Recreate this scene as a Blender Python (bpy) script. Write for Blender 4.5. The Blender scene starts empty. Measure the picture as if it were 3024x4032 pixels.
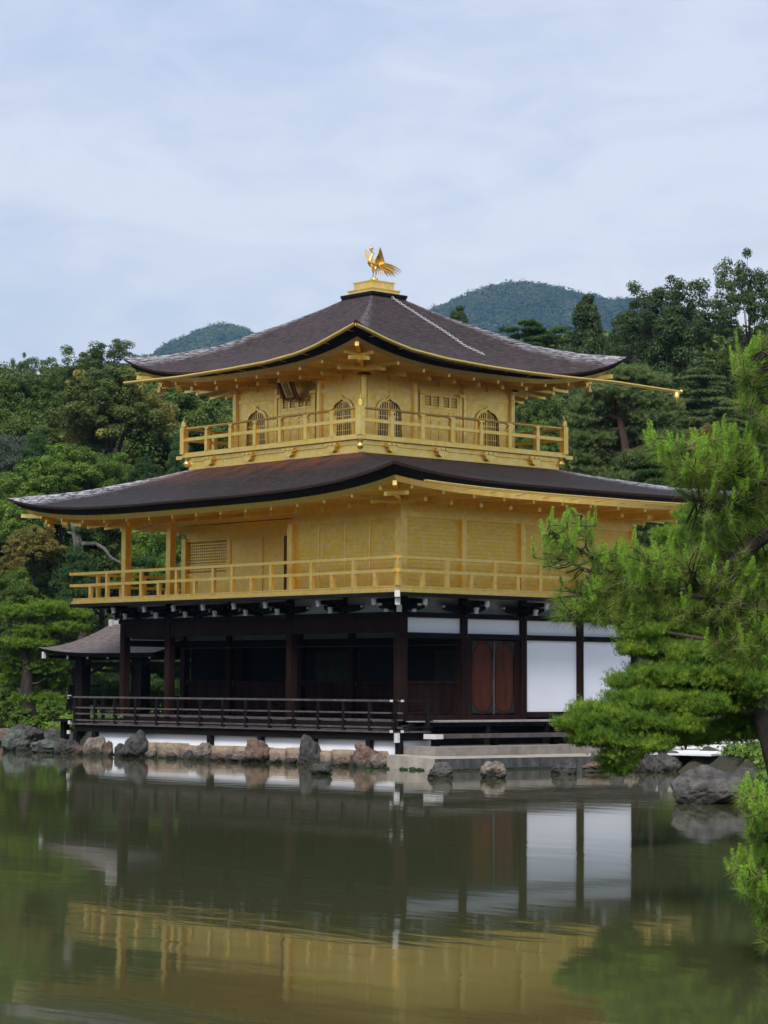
import bpy, bmesh, math, random
import numpy as np
from mathutils import Vector, Matrix

# ------------------------------------------------------------------ camera, world, sun, exposure
SC = bpy.context.scene
COL = SC.collection
R = math.radians
CAM = np.array([44.5437, -40.1497, 1.8295])
YAW, PITCH, ROLL, FOC = R(-48.378), R(4.104), R(0.29), 9527.5      # FOC in photo pixels (3024 x 4032)
FW = np.array([math.sin(YAW)*math.cos(PITCH), math.cos(YAW)*math.cos(PITCH), math.sin(PITCH)])
_r = np.array([math.cos(YAW), -math.sin(YAW), 0.0]); _u = np.cross(_r, FW)
RT = _r*math.cos(ROLL) + _u*math.sin(ROLL)
UP = -_r*math.sin(ROLL) + _u*math.cos(ROLL)
cam_d = bpy.data.cameras.new('camera'); cam = bpy.data.objects.new('camera', cam_d); COL.objects.link(cam)
cam_d.sensor_fit = 'AUTO'; cam_d.sensor_width = 36.0; cam_d.lens = FOC/4032*36.0
cam_d.clip_start = 0.5; cam_d.clip_end = 6000
cam.matrix_world = Matrix(((RT[0], UP[0], -FW[0], CAM[0]), (RT[1], UP[1], -FW[1], CAM[1]), (RT[2], UP[2], -FW[2], CAM[2]), (0, 0, 0, 1)))
SC.camera = cam
SC.render.engine = 'CYCLES'
SC.view_settings.view_transform = 'Standard'; SC.view_settings.look = 'None'
SC.view_settings.gamma = 1.0; SC.view_settings.exposure = 1.2
SC.cycles.max_bounces = 8; SC.cycles.transparent_max_bounces = 8; SC.cycles.volume_bounces = 0
SC.cycles.use_denoising = True

SUN_EL, SUN_AZ = R(48), R(147)        # azimuth clockwise from north (+Y): from the south-south-east, behind the camera
sd = np.array([math.sin(SUN_AZ)*math.cos(SUN_EL), math.cos(SUN_AZ)*math.cos(SUN_EL), math.sin(SUN_EL)])
sun_d = bpy.data.lights.new('sun', 'SUN'); sun_d.energy = 1.7; sun_d.angle = R(20); sun_d.color = (1.0, 0.95, 0.88)
sun = bpy.data.objects.new('sun', sun_d); COL.objects.link(sun)
sun.rotation_euler = Vector(-sd).to_track_quat('-Z', 'Y').to_euler()

world = bpy.data.worlds.new('World'); SC.world = world; world.use_nodes = True
nt = world.node_tree; nt.nodes.clear()
def N(nt, t, **kw):
    n = nt.nodes.new(t)
    for k, v in kw.items(): setattr(n, k, v)
    return n
wo = N(nt, 'ShaderNodeOutputWorld'); bg = N(nt, 'ShaderNodeBackground'); bg.inputs['Strength'].default_value = 0.1
sky = N(nt, 'ShaderNodeTexSky', sky_type='NISHITA', sun_disc=False)
sky.sun_elevation = SUN_EL; sky.sun_rotation = SUN_AZ; sky.air_density = 1.0; sky.dust_density = 1.5; sky.ozone_density = 1.5
tc = N(nt, 'ShaderNodeTexCoord')
def sky_noise(sc, det, ro, dis, zs, off=0):
    mp_ = N(nt, 'ShaderNodeMapping'); mp_.inputs['Scale'].default_value = (1, 1, zs); mp_.inputs['Location'].default_value = (off, off*.7, 0); nt.links.new(tc.outputs['Generated'], mp_.inputs['Vector'])
    n_ = N(nt, 'ShaderNodeTexNoise'); n_.inputs['Scale'].default_value = sc; n_.inputs['Detail'].default_value = det; n_.inputs['Roughness'].default_value = ro; n_.inputs['Distortion'].default_value = dis
    nt.links.new(mp_.outputs[0], n_.inputs['Vector']); return n_.outputs['Fac']
na, nb2 = sky_noise(4.5, 8, .55, .6, 2.6), sky_noise(15.0, 8, .62, .9, 2.8, 3.1)
sm_ = N(nt, 'ShaderNodeMath', operation='MULTIPLY_ADD'); sm_.inputs[1].default_value = .38; nt.links.new(nb2, sm_.inputs[0])
s2_ = N(nt, 'ShaderNodeMath', operation='MULTIPLY'); s2_.inputs[1].default_value = .62; nt.links.new(na, s2_.inputs[0]); nt.links.new(s2_.outputs[0], sm_.inputs[2])
cr = N(nt, 'ShaderNodeValToRGB')
cr.color_ramp.elements[0].position = .38; cr.color_ramp.elements[0].color = (2.12, 2.55, 3.6, 1)
cr.color_ramp.elements[1].position = .60; cr.color_ramp.elements[1].color = (2.98, 3.28, 3.98, 1)
nt.links.new(sm_.outputs[0], cr.inputs['Fac'])
mx = N(nt, 'ShaderNodeMixRGB'); mx.inputs['Fac'].default_value = .86
nt.links.new(sky.outputs[0], mx.inputs[1]); nt.links.new(cr.outputs[0], mx.inputs[2])
nt.links.new(mx.outputs[0], bg.inputs['Color']); nt.links.new(bg.outputs[0], wo.inputs['Surface'])

# ------------------------------------------------------------------ helpers
rng = np.random.default_rng(7)
def ray(U, V): return FW + RT*(U-1512)/FOC - UP*(V-2016)/FOC
def at(U, V, d):
    "point seen at photo pixel U,V at depth d"
    return CAM + ray(U, V)*d
def hor(U): return 2699.55 + (U-1512)*0.00506
def ground_at(U, d):
    p = CAM + ray(U, hor(U))*d; return p[0], p[1]
def zat(U, V, d): return float((CAM + ray(U, V)*d)[2])

class MB:
    "collects faces and links them as one mesh object"
    def __init__(s): s.v = []; s.f = []
    def add(s, vs, fs):
        k = len(s.v); s.v.extend([tuple(map(float, p)) for p in vs]); s.f.extend([tuple(i+k for i in f) for f in fs]); return s
    def box(s, F, a0, a1, b0, b1, c0, c1):
        P = [F(a, b, c) for c in (c0, c1) for b in (b0, b1) for a in (a0, a1)]
        return s.add(P, [(0,1,3,2),(4,5,7,6),(0,1,5,4),(2,3,7,6),(0,2,6,4),(1,3,7,5)])
    def beam(s, p, q, w, h, up=(0,0,1)):
        p = np.array(p, float); q = np.array(q, float); d = q-p; d /= np.linalg.norm(d)
        sd_ = np.cross(d, up); sd_ /= np.linalg.norm(sd_); u_ = np.cross(sd_, d)
        P = [e + sd_*i*w/2 + u_*j*h/2 for e in (p, q) for j in (-1, 1) for i in (-1, 1)]
        return s.add(P, [(0,1,3,2),(4,5,7,6),(0,1,5,4),(2,3,7,6),(0,2,6,4),(1,3,7,5)])
    def tube(s, path, rad, n=8, cap=True):
        path = [np.array(p, float) for p in path]; m = len(path)
        rad = [rad]*m if np.isscalar(rad) else list(rad)
        vs = []; prev = None
        for i, p in enumerate(path):
            t = path[min(i+1, m-1)] - path[max(i-1, 0)]; t /= (np.linalg.norm(t)+1e-9)
            if prev is None:
                a = np.cross(t, (0,0,1)); 
                if np.linalg.norm(a) < .1: a = np.cross(t, (1,0,0))
            else: a = prev - t*np.dot(prev, t)
            a /= np.linalg.norm(a); prev = a; b = np.cross(t, a)
            vs += [p + rad[i]*(a*math.cos(2*math.pi*k/n) + b*math.sin(2*math.pi*k/n)) for k in range(n)]
        fs = [(i*n+k, i*n+(k+1)%n, (i+1)*n+(k+1)%n, (i+1)*n+k) for i in range(m-1) for k in range(n)]
        if cap: fs += [tuple(range(n)), tuple(range((m-1)*n, m*n))]
        return s.add(vs, fs)
    def lathe(s, c, prof, n=12):
        return s.tube([(c[0], c[1], c[2]+z) for z, r in prof], [r for z, r in prof], n)
    def grid(s, rows, close=False):
        nr = len(rows); nc = len(rows[0])
        fs = [(i*nc+j, i*nc+(j+1)%nc, (i+1)*nc+(j+1)%nc, (i+1)*nc+j) for i in range(nr-1) for j in range(nc if close else nc-1)]
        return s.add([p for r_ in rows for p in r_], fs)
    def prism(s, F, poly, b0, b1):
        "polygon in (a,c), extruded between b0 and b1"
        n = len(poly)
        P = [F(a, b0, c) for a, c in poly] + [F(a, b1, c) for a, c in poly]
        return s.add(P, [tuple(range(n)), tuple(range(n, 2*n))] + [(i, (i+1)%n, n+(i+1)%n, n+i) for i in range(n)])
    def build(s, name, mat=None, parent=None, smooth=False, loc=None):
        me = bpy.data.meshes.new(name); me.from_pydata(s.v, [], s.f)
        bm = bmesh.new(); bm.from_mesh(me); bmesh.ops.recalc_face_normals(bm, faces=bm.faces); bm.to_mesh(me); bm.free()
        if smooth: me.polygons.foreach_set('use_smooth', [True]*len(me.polygons))
        if mat: me.materials.append(mat)
        o = bpy.data.objects.new(name, me); COL.objects.link(o)
        if parent is not None: o.parent = parent
        return o
def tag(o, label=None, cat=None, group=None, kind=None):
    for k, v in (('label', label), ('category', cat), ('group', group), ('kind', kind)):
        if v: o[k] = v
    return o
def empty(name, loc=(0,0,0), rz=0.0, label=None, cat=None, group=None):
    o = bpy.data.objects.new(name, None); COL.objects.link(o); o.location = loc; o.rotation_euler = (0,0,rz); o.empty_display_size = .3
    return tag(o, label, cat, group)
def np_mesh(name, V, Fq, mat, parent=None):
    "fast mesh from numpy arrays (all faces with the same vertex count)"
    me = bpy.data.meshes.new(name); V = np.ascontiguousarray(V, np.float32); Fq = np.ascontiguousarray(Fq, np.int32); k = Fq.shape[1]
    me.vertices.add(len(V)); me.vertices.foreach_set('co', V.ravel())
    me.loops.add(Fq.size); me.loops.foreach_set('vertex_index', Fq.ravel())
    me.polygons.add(len(Fq)); me.polygons.foreach_set('loop_start', np.arange(0, Fq.size, k, dtype=np.int32))
    me.update(calc_edges=True); me.validate()
    me.materials.append(mat)
    o = bpy.data.objects.new(name, me); COL.objects.link(o)
    if parent is not None: o.parent = parent
    return o
def copy_tree(o, parent=None):
    c = o.copy(); COL.objects.link(c)
    if parent is not None: c.parent = parent
    for ch in list(o.children): copy_tree(ch, c)
    return c

# ------------------------------------------------------------------ materials
def mat(name, col, rough=.7, metal=0.0, var=.15, vscale=4.0, bump=.0, bscale=20.0, stretch=(1,1,1), col2=None, spec=.5, detail=4, coord='Object'):
    m = bpy.data.materials.new(name); m.use_nodes = True; t = m.node_tree; b = t.nodes['Principled BSDF']
    b.inputs['Roughness'].default_value = rough; b.inputs['Metallic'].default_value = metal
    b.inputs['Specular IOR Level'].default_value = spec
    co = N(t, 'ShaderNodeTexCoord'); mp_ = N(t, 'ShaderNodeMapping'); mp_.inputs['Scale'].default_value = stretch
    t.links.new(co.outputs[coord], mp_.inputs['Vector'])
    no = N(t, 'ShaderNodeTexNoise'); no.inputs['Scale'].default_value = vscale; no.inputs['Detail'].default_value = detail; no.inputs['Roughness'].default_value = .6
    t.links.new(mp_.outputs[0], no.inputs['Vector'])
    r_ = N(t, 'ShaderNodeValToRGB'); r_.color_ramp.elements[0].position = .3; r_.color_ramp.elements[1].position = .7
    c = np.array(col); c2 = np.array(col2) if col2 is not None else c*(1+var)
    c1 = c*(1-var) if col2 is None else c
    r_.color_ramp.elements[0].color = (*c1, 1); r_.color_ramp.elements[1].color = (*np.clip(c2, 0, 1), 1)
    t.links.new(no.outputs['Fac'], r_.inputs['Fac']); t.links.new(r_.outputs[0], b.inputs['Base Color'])
    if bump > 0:
        n2 = N(t, 'ShaderNodeTexNoise'); n2.inputs['Scale'].default_value = bscale; n2.inputs['Detail'].default_value = 5
        t.links.new(mp_.outputs[0], n2.inputs['Vector'])
        bu = N(t, 'ShaderNodeBump'); bu.inputs['Strength'].default_value = bump; bu.inputs['Distance'].default_value = .05
        t.links.new(n2.outputs['Fac'], bu.inputs['Height']); t.links.new(bu.outputs[0], b.inputs['Normal'])
    return m

def gold_mat(name, col, metal=.8, rough=.5, lines=0.0, leaf=.10):
    "gold leaf: small square leaves of slightly different tone, worn darker in patches; optional fine horizontal boarding"
    m = bpy.data.materials.new(name); m.use_nodes = True; t = m.node_tree; b = t.nodes['Principled BSDF']
    b.inputs['Metallic'].default_value = metal
    co = N(t, 'ShaderNodeTexCoord')
    ck = N(t, 'ShaderNodeTexVoronoi', distance='CHEBYCHEV'); ck.inputs['Scale'].default_value = 1/leaf; ck.inputs['Randomness'].default_value = .25
    t.links.new(co.outputs['Object'], ck.inputs['Vector'])
    no = N(t, 'ShaderNodeTexNoise'); no.inputs['Scale'].default_value = 1.3; no.inputs['Detail'].default_value = 6; no.inputs['Roughness'].default_value = .65
    t.links.new(co.outputs['Object'], no.inputs['Vector'])
    hs = N(t, 'ShaderNodeHueSaturation'); hs.inputs['Color'].default_value = (*col, 1)
    sx = N(t, 'ShaderNodeSeparateColor'); t.links.new(ck.outputs['Color'], sx.inputs[0])
    m1 = N(t, 'ShaderNodeMath', operation='MULTIPLY_ADD'); m1.inputs[1].default_value = .07; m1.inputs[2].default_value = .97-.07
    t.links.new(sx.outputs[0], m1.inputs[0])
    m2 = N(t, 'ShaderNodeMath', operation='MULTIPLY_ADD'); m2.inputs[1].default_value = .09; t.links.new(no.outputs['Fac'], m2.inputs[0]); t.links.new(m1.outputs[0], m2.inputs[2])
    t.links.new(m2.outputs[0], hs.inputs['Value'])
    m3 = N(t, 'ShaderNodeMath', operation='MULTIPLY_ADD'); m3.inputs[1].default_value = .2; m3.inputs[2].default_value = .9
    t.links.new(sx.outputs[1], m3.inputs[0]); t.links.new(m3.outputs[0], hs.inputs['Saturation'])
    t.links.new(hs.outputs[0], b.inputs['Base Color'])
    m4 = N(t, 'ShaderNodeMath', operation='MULTIPLY_ADD'); m4.inputs[1].default_value = .10; m4.inputs[2].default_value = rough-.05
    t.links.new(sx.outputs[2], m4.inputs[0]); t.links.new(m4.outputs[0], b.inputs['Roughness'])
    bu = N(t, 'ShaderNodeBump'); bu.inputs['Strength'].default_value = .25; bu.inputs['Distance'].default_value = .01
    if lines:
        w = N(t, 'ShaderNodeTexWave', wave_type='BANDS', bands_direction='Z', wave_profile='SAW'); w.inputs['Scale'].default_value = lines; w.inputs['Distortion'].default_value = .6; w.inputs['Detail'].default_value = 2; w.inputs['Detail Scale'].default_value = .6
        t.links.new(co.outputs['Object'], w.inputs['Vector']); t.links.new(w.outputs['Fac'], bu.inputs['Height']); bu.inputs['Strength'].default_value = .55; bu.inputs['Distance'].default_value = .02
    else: t.links.new(no.outputs['Fac'], bu.inputs['Height'])
    t.links.new(bu.outputs[0], b.inputs['Normal'])
    return m

def leaf_mat(name, c1, c2, c3=None, trans=.35, rough=.6, blotch=.6):
    "leaves: every leaf its own tone between c1 and c2, with patches of c3 growth through the crown"
    m = bpy.data.materials.new(name); m.use_nodes = True; t = m.node_tree; t.nodes.remove(t.nodes['Principled BSDF'])
    out = [n for n in t.nodes if n.type == 'OUTPUT_MATERIAL'][0]
    ge = N(t, 'ShaderNodeNewGeometry'); mi = N(t, 'ShaderNodeMixRGB')
    mi.inputs[1].default_value = (*c1, 1); mi.inputs[2].default_value = (*c2, 1); t.links.new(ge.outputs['Random Per Island'], mi.inputs['Fac'])
    col = mi.outputs[0]
    if c3 is not None:
        co = N(t, 'ShaderNodeTexCoord'); no = N(t, 'ShaderNodeTexNoise'); no.inputs['Scale'].default_value = blotch; no.inputs['Detail'].default_value = 3
        t.links.new(co.outputs['Object'], no.inputs['Vector'])
        rr = N(t, 'ShaderNodeValToRGB'); rr.color_ramp.elements[0].position = .48; rr.color_ramp.elements[1].position = .62
        t.links.new(no.outputs['Fac'], rr.inputs['Fac'])
        m2 = N(t, 'ShaderNodeMixRGB'); m2.inputs[2].default_value = (*c3, 1); t.links.new(col, m2.inputs[1]); t.links.new(rr.outputs[0], m2.inputs['Fac']); col = m2.outputs[0]
    oi = N(t, 'ShaderNodeObjectInfo'); hs = N(t, 'ShaderNodeHueSaturation')
    ma = N(t, 'ShaderNodeMath', operation='MULTIPLY_ADD'); ma.inputs[1].default_value = .35; ma.inputs[2].default_value = .82
    t.links.new(oi.outputs['Random'], ma.inputs[0]); t.links.new(ma.outputs[0], hs.inputs['Value']); t.links.new(col, hs.inputs['Color']); col = hs.outputs[0]
    di = N(t, 'ShaderNodeBsdfPrincipled'); di.inputs['Roughness'].default_value = rough; di.inputs['Specular IOR Level'].default_value = .25
    tr = N(t, 'ShaderNodeBsdfTranslucent'); ms = N(t, 'ShaderNodeMixShader'); ms.inputs['Fac'].default_value = trans
    t.links.new(col, di.inputs['Base Color']); t.links.new(col, tr.inputs['Color'])
    t.links.new(di.outputs[0], ms.inputs[1]); t.links.new(tr.outputs[0], ms.inputs[2]); t.links.new(ms.outputs[0], out.inputs['Surface'])
    return m

G1 = gold_mat('gold_leaf', (.94, .66, .19), metal=.88, rough=.40)
GB = gold_mat('gold_boarding', (.87, .60, .14), metal=.9, rough=.44)
GP = gold_mat('polished_gold', (.83, .58, .20), metal=.92, rough=.40)
WOOD = mat('dark_wood', (.008, .0065, .007), .7, var=.35, spec=.12, vscale=3, stretch=(1,1,.15))
WOODR = mat('red_brown_wood', (.018, .0080, .0064), .75, var=.5, spec=.1, vscale=5, stretch=(1,1,.1))
WOODE = mat('weathered_wood', (.075, .06, .06), .7, var=.45, vscale=6)
DOORW = mat('door_wood', (.092, .025, .012), .6, spec=.15, col2=(.032, .010, .006), vscale=6, stretch=(1,1,.12))
WHITE = mat('white_plaster', (.80, .835, .89), .8, var=.03, vscale=1.3, detail=8)
TIPW = mat('white_paint', (.60, .60, .60), .7, var=.05)
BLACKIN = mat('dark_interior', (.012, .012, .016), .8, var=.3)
DIMG = mat('dark_gold_screen', (.05, .05, .03), .6, var=.3, vscale=2)  # very dark greenish gold for the inner screens
BLACKE = mat('black_shingle_edge', (.008, .0075, .010), .8, var=.3, vscale=3, spec=.15)
REDE = mat('shingle_edge', (.055, .022, .02), .75, var=.3, vscale=8)
VERD = mat('verdigris_bronze', (.014, .018, .018), .6, metal=.3, var=.3, vscale=15)
STEEL = mat('pale_chain_metal', (.55, .55, .56), .4, metal=.6, var=.1)
PANE = mat('window_paper', (.10, .092, .13), .7, var=.2, vscale=10)
INK = mat('dark_blue_lacquer', (.010, .014, .03), .4, var=.2)
INKB = mat('black_ink', (.008, .008, .008), .6, var=.1)
LEADW = mat('pale_ridge_cap', (.42, .42, .46), .6, var=.25, vscale=5, stretch=(.3,1,2))

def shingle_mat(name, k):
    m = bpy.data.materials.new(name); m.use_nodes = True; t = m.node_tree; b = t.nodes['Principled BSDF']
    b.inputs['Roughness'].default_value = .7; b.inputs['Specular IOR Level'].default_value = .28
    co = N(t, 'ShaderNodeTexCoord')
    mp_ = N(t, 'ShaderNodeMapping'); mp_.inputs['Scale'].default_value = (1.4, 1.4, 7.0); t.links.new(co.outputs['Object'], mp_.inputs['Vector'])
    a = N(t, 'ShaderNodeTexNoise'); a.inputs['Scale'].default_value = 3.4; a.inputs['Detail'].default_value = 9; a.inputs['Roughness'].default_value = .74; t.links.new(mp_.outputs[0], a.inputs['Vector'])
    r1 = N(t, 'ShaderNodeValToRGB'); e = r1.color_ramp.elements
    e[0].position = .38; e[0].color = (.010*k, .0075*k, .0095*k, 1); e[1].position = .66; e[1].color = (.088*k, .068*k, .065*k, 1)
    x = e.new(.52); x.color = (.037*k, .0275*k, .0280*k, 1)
    t.links.new(a.outputs['Fac'], r1.inputs['Fac'])
    big = N(t, 'ShaderNodeTexNoise'); big.inputs['Scale'].default_value = 2.2; big.inputs['Detail'].default_value = 4; t.links.new(co.outputs['Object'], big.inputs['Vector'])
    at_ = N(t, 'ShaderNodeVertexColor', layer_name='wear'); sp = N(t, 'ShaderNodeSeparateColor'); t.links.new(at_.outputs['Color'], sp.inputs[0])
    # red bark where the shingles are newest, grey wear along the hips
    mm = N(t, 'ShaderNodeMath', operation='MULTIPLY'); t.links.new(sp.outputs[0], mm.inputs[0]); 
    rr = N(t, 'ShaderNodeValToRGB'); rr.color_ramp.elements[0].position = .36; rr.color_ramp.elements[1].position = .56; t.links.new(big.outputs['Fac'], rr.inputs['Fac']); t.links.new(rr.outputs[0], mm.inputs[1])
    m1 = N(t, 'ShaderNodeMixRGB'); m1.inputs[2].default_value = (.095, .030, .018, 1); t.links.new(mm.outputs[0], m1.inputs['Fac']); t.links.new(r1.outputs[0], m1.inputs[1])
    gr = N(t, 'ShaderNodeMath', operation='MULTIPLY'); t.links.new(sp.outputs[1], gr.inputs[0])
    r3 = N(t, 'ShaderNodeValToRGB'); r3.color_ramp.elements[0].position = .42; r3.color_ramp.elements[1].position = .58; t.links.new(a.outputs['Fac'], r3.inputs['Fac']); t.links.new(r3.outputs[0], gr.inputs[1])
    m2 = N(t, 'ShaderNodeMixRGB'); m2.inputs[2].default_value = (.42, .42, .46, 1); t.links.new(gr.outputs[0], m2.inputs['Fac']); t.links.new(m1.outputs[0], m2.inputs[1])
    w = N(t, 'ShaderNodeTexWave', wave_type='BANDS', bands_direction='Z', wave_profile='SAW'); w.inputs['Scale'].default_value = 4.2; w.inputs['Distortion'].default_value = 2.0; w.inputs['Detail'].default_value = 3; w.inputs['Detail Scale'].default_value = 2.0
    t.links.new(co.outputs['Object'], w.inputs['Vector'])
    # shadow lines of the courses, painted into the base colour as darker bands
    cw = N(t, 'ShaderNodeValToRGB'); cw.color_ramp.elements[0].color = (.62, .62, .62, 1); cw.color_ramp.elements[0].position = .05; cw.color_ramp.elements[1].color = (1.12, 1.12, 1.12, 1); cw.color_ramp.elements[1].position = .45; t.links.new(w.outputs['Fac'], cw.inputs['Fac'])
    cm = N(t, 'ShaderNodeMixRGB', blend_type='MULTIPLY'); cm.inputs['Fac'].default_value = .8; t.links.new(m2.outputs[0], cm.inputs[1]); t.links.new(cw.outputs[0], cm.inputs[2]); t.links.new(cm.outputs[0], b.inputs['Base Color'])
    ad = N(t, 'ShaderNodeMath', operation='ADD'); t.links.new(w.outputs['Fac'], ad.inputs[0]); t.links.new(a.outputs['Fac'], ad.inputs[1])
    bu = N(t, 'ShaderNodeBump'); bu.inputs['Strength'].default_value = .8; bu.inputs['Distance'].default_value = .05
    t.links.new(ad.outputs[0], bu.inputs['Height']); t.links.new(bu.outputs[0], b.inputs['Normal'])
    return m
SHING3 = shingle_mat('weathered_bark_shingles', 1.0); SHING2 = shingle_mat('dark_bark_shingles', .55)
# ------------------------------------------------------------------ the pavilion
LX, LY, BAY = 11.66, 8.48, 2.12
OV = 1.04                                   # overhang of both lower galleries
H3 = 2.723; CX, CY = -5.88, 4.235
X3, Y3, W3 = CX+H3, CY-H3, 2*H3
F1S = lambda u, o, z: (-u, -o, z)
F1E = lambda u, o, z: (o, u, z)
F1W = lambda u, o, z: (-LX-o, u, z)
F1N = lambda u, o, z: (-u, LY+o, z)
F3S = lambda u, o, z: (X3-u, Y3-o, z)
F3E = lambda u, o, z: (X3+o, Y3+u, z)
F3W = lambda u, o, z: (X3-W3-o, Y3+u, z)
F3N = lambda u, o, z: (X3-u, Y3+W3+o, z)
PAV = empty('golden_pavilion', (0, 0, 0), 0, 'three storey temple pavilion with two gold leaf upper storeys above a dark timber ground floor', 'temple')

def part(name, m, parent, *boxes, F=None):
    b = MB()
    for q in boxes: b.box(F, *q)
    return b.build(name, m, parent)

# ---- roofs
def side_pt(side, t, inset, outer):
    x0, x1, y0, y1 = outer; xc, yc, hx, hy = (x0+x1)/2, (y0+y1)/2, (x1-x0)/2, (y1-y0)/2
    if side == 'S': return xc+t*(hx-inset), y0+inset
    if side == 'E': return x1-inset, yc+t*(hy-inset)
    if side == 'N': return xc-t*(hx-inset), y1-inset
    return x0+inset, yc-t*(hy-inset)
TS = np.sign(np.linspace(-1, 1, 49))*np.abs(np.linspace(-1, 1, 49))**.8
def loop(outer, inset, zf):
    return [(*side_pt(s, t, inset, outer), zf(s, t)) for s in 'SENW' for t in TS[:-1]]
def make_roof(outer, inner, ztip, zmid, table, q, p, parent, redness, wear_s, eave, soffit_z, wall_rect, wall_z, shing):
    xs = [a for a, _ in table]; zs = [b for _, b in table]
    hip = lambda s: float(np.interp(s, xs, zs))
    zE = lambda side, t: zmid[side] + (ztip-zmid[side])*abs(t)**p
    top = MB(); NS = 26; rows = []; wear = []
    for i in range(NS+1):
        s = i/NS; row = []
        for side in 'SENW':
            for t in TS[:-1]:
                xo, yo = side_pt(side, t, 0, outer); xi, yi = side_pt(side, t, 0, inner)
                z = hip(s) - (ztip-zmid[side])*(1-s)**q*(1-abs(t)**p)
                row.append((xo+(xi-xo)*s, yo+(yi-yo)*s, z))
                wear.append((redness(s, side, t), wear_s(s, side, t)))
        rows.append(row)
    top.grid(rows, close=True)
    o = top.build('roof', shing, parent, smooth=True)
    at_ = o.data.color_attributes.new('wear', 'FLOAT_COLOR', 'POINT')
    for i, (a, b) in enumerate(wear): at_.data[i].color = (a, b, 0, 1)
    d_m, d_c, ins = eave
    drop = lambda f0, f1: (lambda side, t: zE(side, t) + f0 + (f1-f0)*abs(t)**p)
    e = MB(); e.grid([loop(outer, 0, zE), loop(outer, .03, drop(-.055, -.075))], close=True); e.build('eave_edge', REDE, o, True)
    e = MB(); e.grid([loop(outer, .03, drop(-.055, -.075)), loop(outer, .09, drop(-.06, -.085)), loop(outer, ins*.6, drop(d_m*.8, d_c*.7)), loop(outer, ins, drop(d_m, d_c))], close=True); e.build('eave_underside', BLACKE, o)
    fz = lambda side, t: drop(d_m, d_c)(side, t) - soffit_z[0]
    e = MB(); e.grid([loop(outer, ins, drop(d_m, d_c)), loop(outer, ins+.11, fz)], close=True); e.build('eave_board', G1, o)
    g = lambda side, t: fz(side, t)
    wl = [(*side_pt(s, t, 0, wall_rect), wall_z) for s in 'SENW' for t in TS[:-1]]
    a = loop(outer, ins+.11, g); mid = [tuple(np.array(p1)*.55+np.array(p2)*.45+np.array((0,0,.02))) for p1, p2 in zip(a, wl)]
    e = MB(); e.grid([a, mid, wl], close=True); e.build('soffit', G1, o)
    return o, g, ins+.11

# lower roof
OUT2 = (-LX-2.43, 2.43, -2.43, LY+2.43); b3 = H3+.885
IN2 = (CX-b3, CX+b3, CY-b3, CY+b3)
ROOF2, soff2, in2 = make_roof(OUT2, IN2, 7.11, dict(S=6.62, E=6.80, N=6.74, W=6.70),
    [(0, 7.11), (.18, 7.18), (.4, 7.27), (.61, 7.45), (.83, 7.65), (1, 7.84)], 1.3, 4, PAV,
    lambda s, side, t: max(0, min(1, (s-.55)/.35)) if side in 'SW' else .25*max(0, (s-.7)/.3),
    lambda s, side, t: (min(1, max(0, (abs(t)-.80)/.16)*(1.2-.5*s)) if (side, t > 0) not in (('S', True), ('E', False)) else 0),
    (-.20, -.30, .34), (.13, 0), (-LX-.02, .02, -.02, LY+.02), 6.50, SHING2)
# upper roof
OUT3 = (CX-5.0, CX+5.0, CY-5.0, CY+5.0); IN3 = (CX-.62, CX+.62, CY-.62, CY+.62)
f = lambda r: (5.0-r)/4.38
ROOF3, soff3, in3 = make_roof(OUT3, IN3, 10.98, dict(S=10.26, E=10.19, N=10.22, W=10.24),
    [(0, 10.98), (f(4.1), 11.07), (f(3.09), 11.32), (f(2.42), 11.65), (f(1.754), 11.96), (f(1.086), 12.313), (1, 12.60)], 1.6, 3, PAV,
    lambda s, side, t: .12,
    lambda s, side, t: (min(1, max(0, (abs(t)-.80)/.16)) if (side, t > 0) not in (('S', True), ('E', False)) else .5*max(0, (abs(t)-.9)/.1))*.9*(1-.5*s),
    (-.11, -.36, .34), (.12, 0), (CX-H3, CX+H3, CY-H3, CY+H3), 10.22, SHING3)

def rafters(Fs, lengths, off, outer, sof, ins, parent, zw, o_edge, spacing, corner):
    "flying rafters under the soffit with a stepped lower arm and a hanging block"
    hx, hy = (outer[1]-outer[0])/2 - ins, (outer[3]-outer[2])/2 - ins
    for side, F, L in Fs:
        half = hx if side in 'SN' else hy
        n = int(round((L+2*o_edge*.72)/spacing)); st = (L+2*o_edge*.72)/n
        for k in range(n+1):
            u = -o_edge*.72 + k*st
            c = (u - L/2)/half; t = -c if side in 'SN' else c
            ze = sof(side, abs(c)) - .01
            inner_o = 0.0
            if F is F3S and abs(u-L/2) < .3: continue
            if u < 0: inner_o = -u
            if u > L: inner_o = u-L
            b = MB()
            zi = zw + (ze-zw)*inner_o/o_edge
            b.beam(F(u, inner_o, zi-.045), F(u, o_edge-.02, ze-.03), .07, .085)
            b.beam(F(u, inner_o, zi-.13), F(u, inner_o+(o_edge-inner_o)*.52, zi+(ze-zi)*.52-.13), .085, .09)
            o_m = inner_o+(o_edge-inner_o)*.55; zm = zi+(ze-zi)*.55-.15
            b.box(F, u-.055, u+.055, o_m-.06, o_m+.06, zm-.05, zm+.05)
            b.build('rafter', G1, parent)
rafters([('S', F1S, LX), ('E', F1E, LY), ('W', F1W, LY), ('N', F1N, LX)], None, 0, OUT2, soff2, in2, ROOF2, 6.50, 2.43-in2, 1.06, None)
rafters([('S', F3S, W3), ('E', F3E, W3), ('W', F3W, W3), ('N', F3N, W3)], None, 0, OUT3, soff3, in3, ROOF3, 10.22, 5.0-in3-H3, .92, None)
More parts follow.
